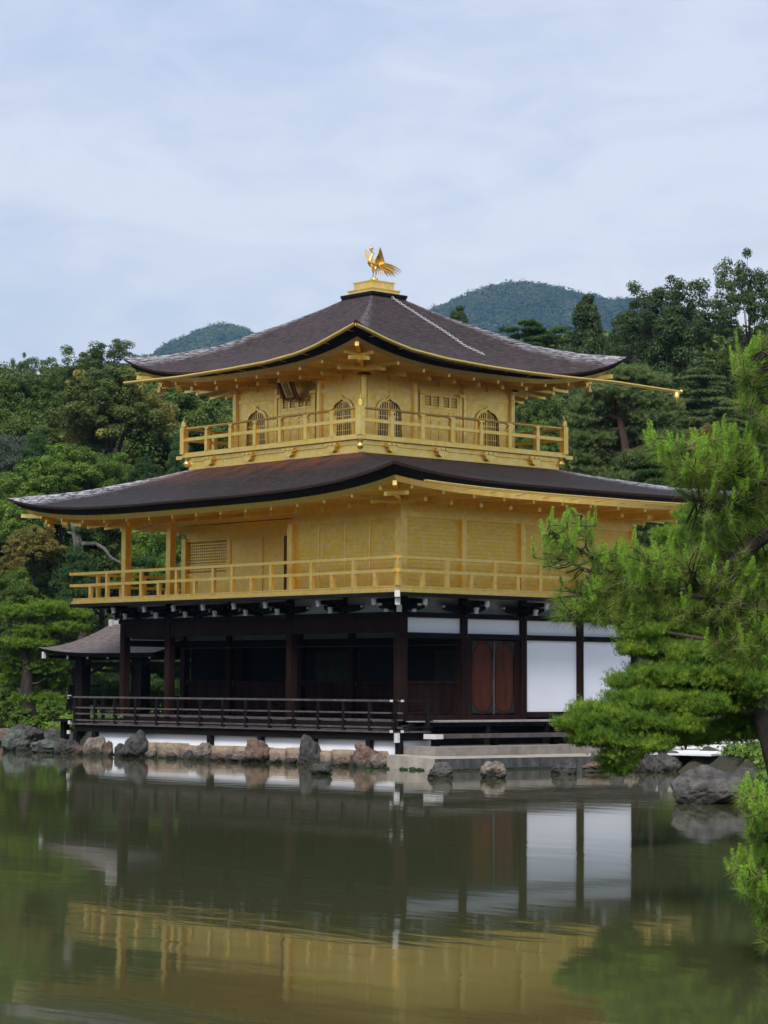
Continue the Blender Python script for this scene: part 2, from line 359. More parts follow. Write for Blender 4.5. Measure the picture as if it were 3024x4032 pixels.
def hip_rafter(cx, cy, sx, sy, o1, z1, z0, parent):
    b = MB(); P = lambda o, z: (cx+sx*o, cy+sy*o, z)
    b.beam(P(0, z0-.10), P(o1*.62, z0+(z1-z0)*.45-.10), .09, .11)
    b.beam(P(o1*.3, z0+(z1-z0)*.2-.01), P(o1+.16, z1-.07), .10, .11)
    b.box(lambda a, c, z: P(a, z), o1*.60, o1*.66, 0, .01, z0+(z1-z0)*.45-.30, z0+(z1-z0)*.45-.05)
    b.beam(P(o1*.60, z0+(z1-z0)*.45-.16), P(o1*.67, z0+(z1-z0)*.45-.16), .11, .14)
    b.build('hip_rafter', G1, parent)
for sx, sy, cx, cy in ((1,-1,0,0), (-1,-1,-LX,0), (1,1,0,LY), (-1,1,-LX,LY)): hip_rafter(cx, cy, sx, sy, 2.43-in2, soff2('S', 1), 6.50, ROOF2)
for sx, sy in ((1,-1), (-1,-1), (1,1), (-1,1)): hip_rafter(CX+sx*H3, CY+sy*H3, sx, sy, 5-in3-H3, soff3('S', 1), 10.22, ROOF3)

# gutters: gold half troughs on thin hangers
def gutter(path, name, parent, inw, w=.11, h=.085):
    b = MB(); rows = []
    path = [np.array(p, float) for p in path]; n = len(path)
    for i, p in enumerate(path):
        d = path[min(i+1, n-1)]-path[max(i-1, 0)]; d[2] = 0; d /= np.linalg.norm(d); s = np.array((d[1], -d[0], 0))
        rows.append([p+s*w/2*math.cos(a)*1.0+np.array((0,0,h*math.sin(a))) for a in np.linspace(math.pi, 2*math.pi, 7)] + [p+s*(w/2-.012)*math.cos(a)+np.array((0,0,(h-.012)*math.sin(a)+.004)) for a in np.linspace(2*math.pi, math.pi, 7)])
    b.grid(rows, close=True)
    for i in range(2, n-1, 3): b.tube([path[i]+np.array((0,0,-h)), path[i]+np.array(inw)*.34+np.array((0,0,-.10))], .007, 4)
    return b.build(name, G1, parent, True)
def curve_z(pts): 
    a = [p[0] for p in pts]; z = [p[1] for p in pts]; return lambda q: float(np.interp(q, a, z))
zs_ = curve_z([(-11.5, 10.31), (-10.68, 10.29), (-8.2, 10.225), (-5.94, 10.235), (-4.4, 10.27), (-3.14, 10.37), (-2.4, 10.50), (-1.7, 10.68), (-1.03, 10.86), (-.9, 10.90)])
g1 = [(x, CY-5.02, zs_(x)) for x in np.linspace(-10.75, -.88, 34)]
gutter(g1, 'gutter', ROOF3, (0, 1, 0))
ze_ = curve_z([(-.8, 10.88), (-.4, 10.78), (.3, 10.58), (1.1, 10.42), (2.3, 10.30), (3.8, 10.235), (5.4, 10.21), (7, 10.22), (8.7, 10.25), (11.6, 10.20)])
g2 = [(CX+5.02, y, ze_(y)) for y in np.linspace(-.78, 11.45, 40)]
go = gutter(g2, 'gutter', ROOF3, (-1, 0, 0))
b = MB(); e_ = g2[-1]; b.tube([(e_[0], e_[1]-.2, e_[2]-.05), (e_[0], e_[1]-.2, e_[2]-.35)], [.09, .05], 10); b.lathe((e_[0], e_[1], e_[2]-.06), [(0, .02), (.02, .05), (.08, .05), (.1, .02)], 10)
b.build('spout', G1, go, True)
gutter([(2.44, y, 6.62+.11*abs((y-4.2)/6.0)**3) for y in np.linspace(-1.45, 10.6, 40)], 'gutter', ROOF2, (-1, 0, 0), .09, .065)

# roof crown
def box_c(b, r, z0, z1): return b.box(lambda a, c, z: (CX+a, CY+c, z), -r, r, -r, r, z0, z1)
b = MB(); box_c(b, .645, 12.54, 12.64); box_c(b, .665, 12.64, 12.715); b.build('roof_cap', BLACKE, PAV)
fin = MB(); box_c(fin, .51, 12.715, 12.83); box_c(fin, .535, 12.83, 12.85); box_c(fin, .40, 12.85, 13.06); box_c(fin, .425, 13.06, 13.085)
for sgn_f in (F3S, F3E):
    for r, z0, z1, n in ((.40, 12.87, 13.05, 2), (.51, 12.73, 12.82, 3)):
        for k in range(1, n):
            u0 = H3-r+2*r*k/n; fin.box(sgn_f, u0-.012, u0+.012, r-H3-.01, r-H3+.012, z0, z1)
        fin.box(sgn_f, H3-r+.014, H3+r-.014, r-H3-.01, r-H3+.012, z0-.012, z0+.012); fin.box(sgn_f, H3-r+.014, H3+r-.014, r-H3-.01, r-H3+.011, z1-.012, z1+.012)
fin.build('finial_base', G1, PAV)

# ---- third storey
deck = MB(); o3 = 1.03
A = lambda a, c, z: (a, c, z)
def ring_box(b, o, z0, z1, w=.14, ext=0.0):
    b.box(F3S, -o-ext*.0, W3+o+ext, o-w, o, z0, z1); b.box(F3N, -o-ext, W3+o, o-w, o, z0, z1)
    b.box(F3E, -o+w, W3+o-w, o-w, o, z0, z1); b.box(F3W, -o+w, W3+o-w, o-w, o, z0, z1)
b = MB(); b.box(A, CX-H3-.93, CX+H3+.93, CY-H3-.93, CY+H3+.93, 7.55, 8.03); b.build('gallery_apron', G1, PAV)
b = MB(); b.box(A, CX-H3-.96, CX+H3+.96, CY-H3-.96, CY+H3+.96, 8.034, 8.15)
for Ff in (F3S, F3E, F3W, F3N): b.box(Ff, -.955, W3+.955, .93, .975, 7.72, 7.80)
b.build('apron_moulding', G1, PAV)
b = MB(); b.box(A, CX-H3-o3+.1, CX+H3+o3-.1, CY-H3-o3+.1, CY+H3+o3-.1, 8.152, 8.24); ring_box(b, o3+.04, 8.16, 8.285, .2)
b.box(F3S, W3+o3+.05, W3+o3+.33, o3-.15, o3+.03, 8.12, 8.22); b.box(F3E, W3+o3+.05, W3+o3+.33, o3-.15, o3+.03, 8.12, 8.22)
GAL3 = b.build('upper_gallery', G1, PAV)
B3 = W3/3
for F in (F3S, F3E, F3W, F3N):
    for k in range(4):
        u = .12 + k*B3*.965
        b = MB()
        for du in (-.16, 0, .16): b.box(F, u+du-.065, u+du+.065, .93, 1.06, 8.055, 8.11)
        b.box(F, u-.22, u+.22, .93, 1.03, 8.02, 8.052)
        b.prism(lambda a, o, z: F(u+a, o, z), [(-.14, 8.02), (.14, 8.02), (.20, 7.97), (.10, 7.90), (-.02, 7.875), (-.08, 7.91), (-.12, 7.93)], .93, 1.03)
        b.build('apron_bracket', G1, PAV)
for cx, cy in ((X3+.97, Y3-.97), (X3-W3-.97, Y3-.97), (X3+.97, Y3+W3+.97)):
    b = MB(); b.lathe((cx, cy, 7.90), [(0, .03), (.03, .07), (.09, .11), (.13, .08), (.2, .05)], 10); b.box(A, cx-.05, cx+.05, cy-.05, cy+.05, 8.08, 8.2)
    b.build('corner_boss', G1, PAV, True)
# balustrade
def balustrade(F, L, o, n, zf, zm, zt, parent):
    b = MB(); b.box(F, -o, L+o, o-.035, o+.035, zm-.045, zm+.045); b.tube([F(-o, o, zt), F(L+o, o, zt)], .035, 8)
    b.build('rail', G1, parent)
    for k in range(1, n):
        u = -o+(L+2*o)*k/n; p = MB(); p.box(F, u-.06, u+.06, o-.06, o+.06, zf, zt-.13)
        p.prism(lambda a, oo, z: F(u+a, oo, z), [(-.06, zt-.13), (.06, zt-.13), (.035, zt-.09), (.035, zt-.065), (.10, zt-.04), (.10, zt-.02), (-.10, zt-.02), (-.10, zt-.04), (-.035, zt-.065), (-.035, zt-.09)], o-.055, o+.055)
        p.build('post', G1, parent)
for F in (F3S, F3E, F3W, F3N): balustrade(F, W3, o3, 7, 8.28, 8.66, 8.965, GAL3)
for sx in (-1, 1):
    for sy in (-1, 1):
        x, y = CX+sx*(H3+o3), CY+sy*(H3+o3); b = MB(); b.box(A, x-.085, x+.085, y-.085, y+.085, 8.26, 9.02)
        b.lathe((x, y, 9.02), [(0, .085), (.015, .09), (.03, .085), (.10, .082), (.16, .068), (.19, .03), (.23, .018), (.31, .004)], 10)
        b.build('corner_post', G1, GAL3)

def arch(u0, w, zb, zt, n=14, flare=.04, tip=.06):
    "bell shaped window outline, counter-clockwise from bottom left (u, z)"
    pts = []; zs = zb+(zt-zb)*.64
    for k in range(n):      # right side up
        q = k/(n-1); z = zb+(zs-zb)*q; pts.append((u0+w/2+flare*(1-q)**2, z))
    for k in range(1, n):   # shoulder
        a = k/(n-1)*math.pi/2; r_ = w/2*math.cos(a)**.8 if k < n-1 else 0
        z = zs+(zt-tip-zs)*math.sin(a) + (tip*(1-r_/(w/2*.35))**2 if r_ < w/2*.35 else 0)
        pts.append((u0+r_, z))
    left = [(2*u0-a, z) for a, z in pts[-2::-1]]
    return pts+left
def panel_with_hole(F, u0, u1, z0, z1, hole, o):
    b = MB(); n = len(hole)
    uc = sum(a for a, _ in hole)/n; zc = (z0+z1)/2; out = []
    for a, z in hole:
        d = (a-uc, z-zc); k = min([(u1-uc)/d[0] if d[0] > 1e-6 else 9e9, (u0-uc)/d[0] if d[0] < -1e-6 else 9e9, (z1-zc)/d[1] if d[1] > 1e-6 else 9e9, (z0-zc)/d[1] if d[1] < -1e-6 else 9e9])
        out.append((uc+d[0]*k, zc+d[1]*k))
    # corner fill
    ring = []; inner = []
    def edge(p): 
        e = 1e-4
        return 0 if abs(p[0]-u1) < e else 1 if abs(p[1]-z1) < e else 2 if abs(p[0]-u0) < e else 3
    cor = {(0,1): (u1, z1), (1,2): (u0, z1), (2,3): (u0, z0), (3,0): (u1, z0)}
    for i in range(n):
        ring.append(out[i]); inner.append(hole[i])
        e0, e1 = edge(out[i]), edge(out[(i+1) % n])
        if e0 != e1 and (e0, e1) in cor: ring.append(cor[(e0, e1)]); inner.append(hole[i])
    m = len(ring)
    vs = [F(a, o, z) for a, z in inner]+[F(a, o, z) for a, z in ring]+[F(a, o-.07, z) for a, z in inner]
    fs = [(i, (i+1) % m, m+(i+1) % m, m+i) for i in range(m)]+[(i, (i+1) % m, 2*m+(i+1) % m, 2*m+i) for i in range(m)]
    return b.add(vs, fs)
def bell_window(F, uc, o, parent):
    zb, zt, w = 8.285, 9.43, .82
    fr = MB(); a1 = arch(uc, w, zb, zt); a2 = arch(uc, w+.15, zb, zt+.10, flare=.05, tip=.09)
    n = len(a1)
    vs = [F(a, o+.035, z) for a, z in a1]+[F(a, o+.035, z) for a, z in a2]+[F(a, o-.06, z) for a, z in a1]+[F(a, o-.0, z) for a, z in a2]
    fs = [(i, i+1, n+i+1, n+i) for i in range(n-1)]+[(i, i+1, 2*n+i+1, 2*n+i) for i in range(n-1)]+[(n+i, n+i+1, 3*n+i+1, 3*n+i) for i in range(n-1)]
    fr.add(vs, fs); wo_ = fr.build('window', G1, parent)
    pn = MB(); pn.add([F(a, o-.055, z) for a, z in a1], [tuple(range(n))]); pn.build('pane', PANE, wo_)
    ba = MB(); half = lambda z: max([abs(a-uc) for a, zz in a1 if zz >= z-.05] or [0])
    hmax = lambda du: max([zz for a, zz in a1 if abs(a-uc) >= abs(du)-.02])
    for k in range(-5, 6):
        du = k*.082; wd = .024 if k == 0 else .013; ba.box(F, uc+du-wd, uc+du+wd, o-.05, o-.025, zb, hmax(du)-.01)
    for k in range(6):
        z = zb+.12+k*.19; h = half(z)
        if h > .05: ba.box(F, uc-h+.005, uc+h-.005, o-.048, o-.022, z-.011, z+.011)
    ba.build('lattice', G1, wo_)
def panel_door(F, u0, u1, o, parent):
    z0, z1 = 8.285, 9.70
    b = MB(); um = (u0+u1)/2
    b.box(F, u0, u1, o-.02, o+.03, z0, 9.36); 
    for a0, a1 in ((u0, u0+.07), (u1-.07, u1), (um-.07, um+.07)): b.box(F, a0, a1, o-.02, o+.05, z0, z1)
    b.box(F, um-.006, um+.006, o+.04, o+.055, z0, z1)
    for h in (u0, um):
        w = (u1-u0)/2; mu = h+w/2; b.box(F, mu-.03, mu+.03, o-.02, o+.05, z0, z1)
        for z in (z0+.04, 8.76, 9.0, 9.10, 9.24, 9.33, z1-.04): b.box(F, h+.07, h+w-.07, o-.02, o+.048, z-.028, z+.028)
    d = b.build('panel_door', G1, parent)
    g = MB(); p = MB()
    for h in (u0, um):
        w = (u1-u0)/2
        for a0, a1 in ((h+.07, h+w/2-.03), (h+w/2+.03, h+w-.07)):
            p.box(F, a0, a1, o-.018, o-.004, 9.36, z1-.06)
            for k in range(1, 5): x = a0+(a1-a0)*k/5; g.box(F, x-.011, x+.011, o-.003, o+.015, 9.36, z1-.06)
            for k in range(1, 4): z = 9.36+(z1-.06-9.36)*k/4; g.box(F, a0, a1, o-.003, o+.012, z-.010, z+.010)
    p.build('pane', PANE, d); g.build('lattice', G1, d)
    for u in (u0-.06, u1+.06):
        q = MB(); q.box(F, u-.055, u+.055, o-.02, o+.06, z0, 9.70); q.box(F, u-.11, u+.11, o-.02, o+.13, 9.66, 9.75); q.build('door_post', G1, d)
B3 = W3/3
for F, full in ((F3S, 1), (F3E, 1), (F3W, 0), (F3N, 0)):
    for k in range(3):
        u0, u1 = k*B3+.08, (k+1)*B3-.08; ow = -.02
        if full and k != 1:
            panel_with_hole(F, u0, u1, 8.24, 9.66, arch((u0+u1)/2, .82, 8.285, 9.43), ow).build('wall_panel', G1, PAV)
            bell_window(F, (u0+u1)/2, ow, PAV)
        else:
            b = MB(); b.box(F, u0, u1, ow-.06, ow, 8.24, 9.66); b.build('wall_panel', G1, PAV)
            if full: panel_door(F, u0+.16, u1-.16, ow+.02, PAV)
    b = MB(); b.box(F, 0, W3, -.10, -.0, 9.66, 9.76); b.box(F, 0, W3, -.10, -.03, 9.76, 10.24); b.box(F, 0, W3, -.1, .01, 10.08, 10.13); b.build('frieze', G1, PAV)
def pillar3(x, y):
    b = MB(); b.tube([(x, y, 8.24), (x, y, 9.96)], .095, 8); b.build('pillar', G1, PAV)
for k in range(4):
    pillar3(*F3S(k*B3, 0, 0)[:2])
    if k: pillar3(*F3E(k*B3, 0, 0)[:2])
    if 0 < k < 3: pillar3(*F3W(k*B3, 0, 0)[:2])
    if k: pass
for k in (1, 2, 3): pillar3(*F3N(k*B3, 0, 0)[:2])
def cluster(F, u, parent, big=True):
    b = MB(); z = 9.93 if big else 10.0
    if big:
        b.prism(lambda a, o, c: F(u+a, o, c), [(-.07, z), (.07, z), (.13, z+.06), (.13, z+.11), (-.13, z+.11), (-.13, z+.06)], -.12, .13)
        b.prism(lambda a, o, c: F(u+a, o, c), [(-.17, z+.115), (.17, z+.115), (.24, z+.16), (.24, z+.20), (-.24, z+.20), (-.24, z+.16)], -.05, .05)
        for du in (-.19, 0, .19): b.box(F, u+du-.065, u+du+.065, -.06, .075, z+.205, z+.275)
        b.box(F, u-.04, u+.04, .05, .30, z+.115, z+.175); b.box(F, u-.055, u+.055, .20, .31, z+.18, z+.235); b.box(F, u-.03, u+.03, .1, .42, z+.20, z+.245)
    else:
        b.box(F, u-.03, u+.03, 0, .03, z-.08, z+.1); b.box(F, u-.09, u+.09, 0, .07, z+.08, z+.14)
    b.build('bracket_cluster' if big else 'strut', GP if big else G1, parent)
for F in (F3S, F3E, F3W, F3N):
    for k in range(3): cluster(F, k*B3, PAV)
    for k in range(3):
        if not (F is F3S and k == 1): cluster(F, (k+.5)*B3, PAV, False)
cluster(F3E, W3, PAV)
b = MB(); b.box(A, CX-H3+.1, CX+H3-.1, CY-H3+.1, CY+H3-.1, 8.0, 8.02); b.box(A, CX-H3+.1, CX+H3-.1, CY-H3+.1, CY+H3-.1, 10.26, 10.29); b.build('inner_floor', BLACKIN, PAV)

# ---- second storey
def wallbox(F, u0, u1, z0, z1, m, name, o=-.03, th=.06):
    bt = [] if name != 'shutter' else [(u0+.01, u1-.01, o, o+.014, z0+.06+k*.105-.016, z0+.06+k*.105+.016) for k in range(int((z1-z0-.08)/.105)+1)]
    return part(name, m, PAV, (u0, u1, o-th, o, z0, z1), *bt, F=F)
for u0, u1 in ((0.1, 1.17), (1.23, 2.12), (2.18, 3.16), (3.22, 4.14)): wallbox(F1S, u0, u1, 4.2, 6.0, GB, 'shutter')
b = MB()
for u in (1.2, 2.15, 3.19): b.box(F1S, u-.03, u+.03, -.09, -.012, 4.2, 6.0)
b.box(F1S, 0.1, 4.14, -.1, .0, 6.0, 6.06); b.box(F1S, .1, 4.14, -.1, -.01, 4.19, 4.25); b.build('shutter_frame', G1, PAV)
for k in range(4): wallbox(F1E, k*BAY+.07, (k+1)*BAY-.07, 4.2, 6.03, GB, 'shutter', o=-.05)
for F, L in ((F1E, LY), (F1N, LX)): part('frieze', G1, PAV, (0, L, -.1, -.012, 6.03, 6.49), F=F)
part('frieze', G1, PAV, (0, 4.24, -.1, -.012, 6.06, 6.49), F=F1S)
part('frieze', G1, PAV, (2.12, LY, -.1, -.012, 6.03, 6.49), F=F1W)
wallbox(F1W, 2.22, LY-.1, 4.2, 6.03, GB, 'rear_wall'); wallbox(F1N, .1, LX-.1, 4.2, 6.03, GB, 'rear_wall')
def col2(x, y, w=.2, z1=6.04): b = MB(); b.box(A, x-w/2, x+w/2, y-w/2, y+w/2, 4.18, z1); b.build('square_column', G1, PAV)
col2(0, 0, .22, 6.46); col2(-4.24, 0); col2(-9.54, 0, .2, 6.47); col2(-LX, 0, .2, 6.47)
for k in (1, 2, 3, 4): col2(-.03, k*BAY, .16, 6.06)
for x in (-2.12, -4.24, -6.36, -9.54, -LX): col2(x, LY, .2)
for y in (2.12, 4.24, 6.36): col2(-LX, y)
# recessed veranda
INY = lambda u, o, z: (-u, 2.12-o, z)
part('recess_ceiling', G1, PAV, (4.3, LX, -.02, 2.1, 6.42, 6.46), F=INY)
part('recess_wall', G1, PAV, (4.24, LX-.1, -.1, -.0, 6.0, 6.40), F=INY)
part('recess_wall', G1, PAV, (4.24, LX-.1, -.1, .03, 6.22, 6.30), F=INY)
part('side_wall', G1, PAV, (-4.20, -4.14, .1, 2.1, 4.2, 6.48), F=A)
part('lintel', G1, PAV, (4.24, LX-.1, -.08, .04, 5.94, 6.0), F=INY)
lw = MB(); lw.box(INY, LX-.12, LX, -.06, .02, 4.2, 5.96); lw.box(INY, 9.62, 9.74, -.06, .02, 4.2, 5.96); lw.box(INY, 9.74, LX-.12, -.06, .0, 4.2, 5.0); lw.box(INY, 9.74, LX-.12, -.06, .02, 4.98, 5.03)
lw_o = lw.build('lattice_window', G1, PAV); p = MB(); p.box(INY, 9.74, LX-.12, -.06, -.05, 5.03, 5.94); p.build('pane', mat('lattice_shade', (.14, .08, .04), .8), lw_o)
b = MB()
for k in range(1, 18): u = 9.74+(LX-.12-9.74)*k/18; b.box(INY, u-.02, u+.02, -.045, -.01, 5.03, 5.94)
for k in range(1, 11): z = 5.03+.91*k/11; b.box(INY, 9.74, LX-.12, -.044, -.008, z-.018, z+.018)
b.build('lattice', G1, lw_o)
for u0, u1 in ((8.15, 9.58), (7.22, 8.11)): part('sliding_door', G1, PAV, (u0, u1, -.06, -.01, 4.2, 5.94), F=INY)
for u0, u1 in ((8.105, 8.155), (9.56, 9.625), (7.16, 7.22)): part('door_jamb', G1, PAV, (u0, u1, -.06, .02, 4.2, 5.94), F=INY)
part('recess_wall', GB, PAV, (4.24, 7.04, -.08, -.02, 4.2, 5.94), F=INY)
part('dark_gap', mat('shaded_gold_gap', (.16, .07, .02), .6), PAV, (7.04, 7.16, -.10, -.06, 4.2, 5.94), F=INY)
# lower gallery
def ring1(b, o, z0, z1, w):
    b.box(F1S, -o, LX+o, o-w, o, z0, z1); b.box(F1N, -o, LX+o, o-w, o, z0, z1); b.box(F1E, -o+w, LY+o-w, o-w, o, z0, z1); b.box(F1W, -o+w, LY+o-w, o-w, o, z0, z1)
b = MB(); ring1(b, OV+.06, 4.095, 4.165, .16); ring1(b, OV+.03, 4.168, 4.215, .1); GAL2 = b.build('lower_gallery', G1, PAV)
part('deck', G1, PAV, (-LX-OV+.1, OV-.1, -OV+.1, LY+OV-.1, 4.12, 4.18), F=A)
b = MB(); ring1(b, OV+.10, 4.005, 4.092, .2); b.build('gallery_edge_beam', WOOD, PAV)
part('gallery_underside', WOOD, PAV, (-LX-OV+.05, OV-.05, -OV+.05, LY+OV-.05, 4.06, 4.09), F=A)
def rail2(F, L, n, tall):
    o = OV; b = MB()
    for z, h, e in ((4.945, .075, .16), (4.615, .075, .14)):
        b.box(F, -o-e, L+o+e, o-.04, o+.04, z-h/2, z+h/2)
    b.box(F, -o, L+o, o-.045, o+.045, 4.217, 4.25)
    b.build('rail', G1, GAL2)
    for k in range(n):
        u = -o+(L+2*o)*k/n; t = tall(k); w = .065 if k == 0 else .05
        p = MB(); p.box(F, u-w, u+w, o-.045, o+.045, 4.252, 4.906 if t else 4.576); p.build('baluster', G1, GAL2)
rail2(F1S, LX, 17, lambda k: (k % 2 == 0) if k < 9 else (k % 2 == 1)); rail2(F1E, LY, 13, lambda k: k % 2 == 0)
rail2(lambda u, o, z: F1W(LY-u, o, z), LY, 13, lambda k: k % 2 == 0); rail2(lambda u, o, z: F1N(LX-u, o, z), LX, 17, lambda k: (k % 2 == 0) if k < 9 else (k % 2 == 1))

# ---- first storey
SHADEP = mat('shaded_plaster', (.36, .38, .40), .85, var=.1)  # frieze plaster: shade under the gallery is put into this darker colour
PLANK = mat('pale_plank_end', (.30, .27, .26), .8, var=.3, vscale=9)
def col1(x, y, w=.24, z0=.96, z1=4.05, m=WOOD): b = MB(); b.box(A, x-w/2, x+w/2, y-w/2, y+w/2, z0, z1); b.build('timber_column', m, PAV)
for x in (0, -4.24, -9.54, -LX): col1(x, 0, .25 if x == 0 else .21, m=WOODR)
for y in (2.12, 4.24, 6.36, 8.48): col1(-.02, y, .2, m=WOODR)
for x in (-LX, -9.54, -6.4, -4.24): col1(x, 2.12, .2, m=WOODR)
for x in (-LX, -9.54, -6.4, -4.24, -2.12): col1(x, LY, .2)
for y in (4.24, 6.36): col1(-LX, y, .2)
b = MB(); b.box(F1S, .14, LX-.12, -.09, .07, 3.15, 3.53); b.build('main_beam', WOODR, PAV)
b = MB(); b.box(F1S, -.1, LX+.2, -.1, .10, 3.533, 3.66); b.box(F1E, .1, LY+.15, -.1, .09, 3.533, 3.66); b.box(F1W, .1, LY, -.1, .09, 3.533, 3.66); b.build('tie_beam', WOOD, PAV)
b = MB(); b.box(F1E, .14, LY+.12, -.1, .085, 3.02, 3.155); b.build('tie_beam', WOOD, PAV)
b = MB()
for u, z in ((0, 3.61), (0, 3.09), (BAY, 3.61), (BAY, 3.09), (2*BAY, 3.61), (2*BAY, 3.09), (3*BAY, 3.61), (3*BAY, 3.09)): b.box(F1E, u+.0, u+.07, .085, .125, z-.035, z+.035)
for u, z in ((.0, 3.61), (0, 3.09), (4.34, 3.61), (9.62, 3.61), (LX, 3.61)): b.box(F1S, u+.03, u+.10, .10, .16, z-.035, z+.035)
b.build('nail_covers', VERD, PAV)
for k in range(4):
    part('upper_panel', WHITE, PAV, (k*BAY+.1, (k+1)*BAY-.1, -.06, -.01, 3.157, 3.531), F=F1E)
    part('frieze_panel', SHADEP, PAV, (k*BAY+.1, (k+1)*BAY-.1, -.10, -.06, 3.662, 4.058), F=F1E)
for k in (2, 3): part('wall_panel_white', WHITE, PAV, (k*BAY+.1, (k+1)*BAY-.1, -.06, .0, 1.17, 3.018), F=F1E)
edges = [0, 2.12, 4.24, 6.89, 9.54, LX]
for a, c in zip(edges[:-1], edges[1:]): part('frieze_panel', SHADEP, PAV, (a+.1, c-.1, -.06, -.0, 3.662, 4.058), F=F1S)
b = MB(); b.box(F1E, 2*BAY+.1, LY-.0, -.08, .05, 1.03, 1.168); b.box(F1E, .12, 2*BAY+.1, -.08, .06, .98, 1.10); b.build('sill_beam', WOODR, PAV)
# door bay
d0 = BAY
for u0, u1 in ((d0+.1, d0+.30), (d0+1.84, d0+2.02)): part('door_jamb', WOODR, PAV, (u0, u1, -.08, .02, 1.10, 3.018), F=F1E)
for u0, u1 in ((d0+.33, d0+1.06), (d0+1.11, d0+1.82)):
    b = MB(); b.box(F1E, u0, u1, -.06, -.02, 1.12, 2.99); um = (u0+u1)/2; w = (u1-u0)/2-.06
    cap = [(um+w*math.cos(a), 2.93-w+w*math.sin(a)*.95) for a in np.linspace(0, math.pi, 12)]+[(um+w*math.cos(a), 1.18+w*.9+w*.9*math.sin(a)) for a in np.linspace(math.pi, 2*math.pi, 12)]
    b.prism(F1E, cap, -.02, .0); dd = b.build('plank_door', DOORW, PAV)
    for sx in (-1, 1):
        for zc, sz in ((2.96, -1), (1.15, 1)):
            q = MB(); x0 = um+sx*(u1-u0)/2
            pts = [(x0, zc), (x0-sx*w*.8, zc)]+[(x0-sx*(.02+w*.78*(1-q)**1.8), zc+sz*(.04+.36*q**1.8)) for q in np.linspace(.0, 1, 7)]+[(x0, zc+sz*.42)]
            q.prism(F1E, pts, -.019, .006); q.build('corner_plate', VERD, dd)
part('door_post', WOODE, PAV, (d0+1.063, d0+1.107, -.05, .03, 1.12, 3.0), F=F1E)
# half height lattice screens
def screen(F, u0, u1, o):
    b = MB(); b.box(F, u0, u1, o-.05, o-.02, 1.02, 1.93)
    n = int((u1-u0)/.11)
    for k in range(1, n): u = u0+(u1-u0)*k/n; b.box(F, u-.012, u+.012, o-.02, o-.004, 1.04, 1.92)
    for k in range(1, 8): z = 1.02+.91*k/8; b.box(F, u0, u1, o-.02, o-.002, z-.012, z+.012)
    b.box(F, u0, u1, o-.05, o+.02, 1.89, 1.95); b.box(F, u0, u1, o-.05, o+.02, 1.0, 1.05)
    s = b.build('lattice_screen', WOODR, PAV)
    q = MB()
    for u in (u0, u1-.05): q.box(F, u, u+.05, o+.02, o+.026, 1.82, 1.95); q.box(F, u, u+.05, o+.02, o+.026, 1.0, 1.12)
    q.build('corner_plate', VERD, s)
screen(F1E, .16, BAY-.12, -.04)
for u0, u1 in ((.12, 4.12), (4.36, 6.28), (6.52, 9.42), (9.66, LX-.12)): screen(INY, u0, u1, 0)
part('inner_lintel', WOOD, PAV, (0, LX, -.08, .05, 2.86, 3.06), F=INY)
part('hanging_bar', WOODE, PAV, (.1, LX-.1, .10, .13, 2.86, 2.885), F=INY)
for a, c in ((.12, 2.0), (2.2, 4.14), (4.34, 6.3), (6.5, 9.44), (9.64, LX-.1)): part('transom_panel', mat('dark_grey_plaster', (.16, .18, .18), .8, var=.2), PAV, (a, c, -.04, 0, 3.08, 3.38), F=INY)  # transom plaster in dark grey
for u in (2.1, 4.24, 6.4, 9.54): part('transom_post', WOOD, PAV, (u-.07, u+.07, -.08, .04, 3.06, 3.42), F=INY)
part('ceiling', WOOD, PAV, (-LX+.05, -.05, .05, LY-.05, 3.42, 3.46), F=A)
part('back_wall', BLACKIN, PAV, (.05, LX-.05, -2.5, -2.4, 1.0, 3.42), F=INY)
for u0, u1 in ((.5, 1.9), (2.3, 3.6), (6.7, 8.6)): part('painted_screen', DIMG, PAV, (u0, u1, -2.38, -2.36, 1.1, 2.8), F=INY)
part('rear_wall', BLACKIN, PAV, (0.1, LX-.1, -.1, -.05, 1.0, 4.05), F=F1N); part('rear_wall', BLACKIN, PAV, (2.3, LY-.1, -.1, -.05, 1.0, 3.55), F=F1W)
part('transom_panel', mat('darker_grey_plaster', (.14, .16, .17), .8, var=.2), PAV, (.2, 2.0, -.06, -.0, 3.1, 3.5), F=F1W)  # slightly darker grey than the other transom panels
part('inner_lintel', WOOD, PAV, (.1, LY, -.08, .05, 2.9, 3.08), F=F1W)
b = MB(); b.box(A, -LX-.05, -.0, .02, LY, .86, .975); b.build('floor', WOOD, PAV)
part('floor_edge', WOODE, PAV, (.0, LX, -.02, .03, .93, .98), F=F1S)
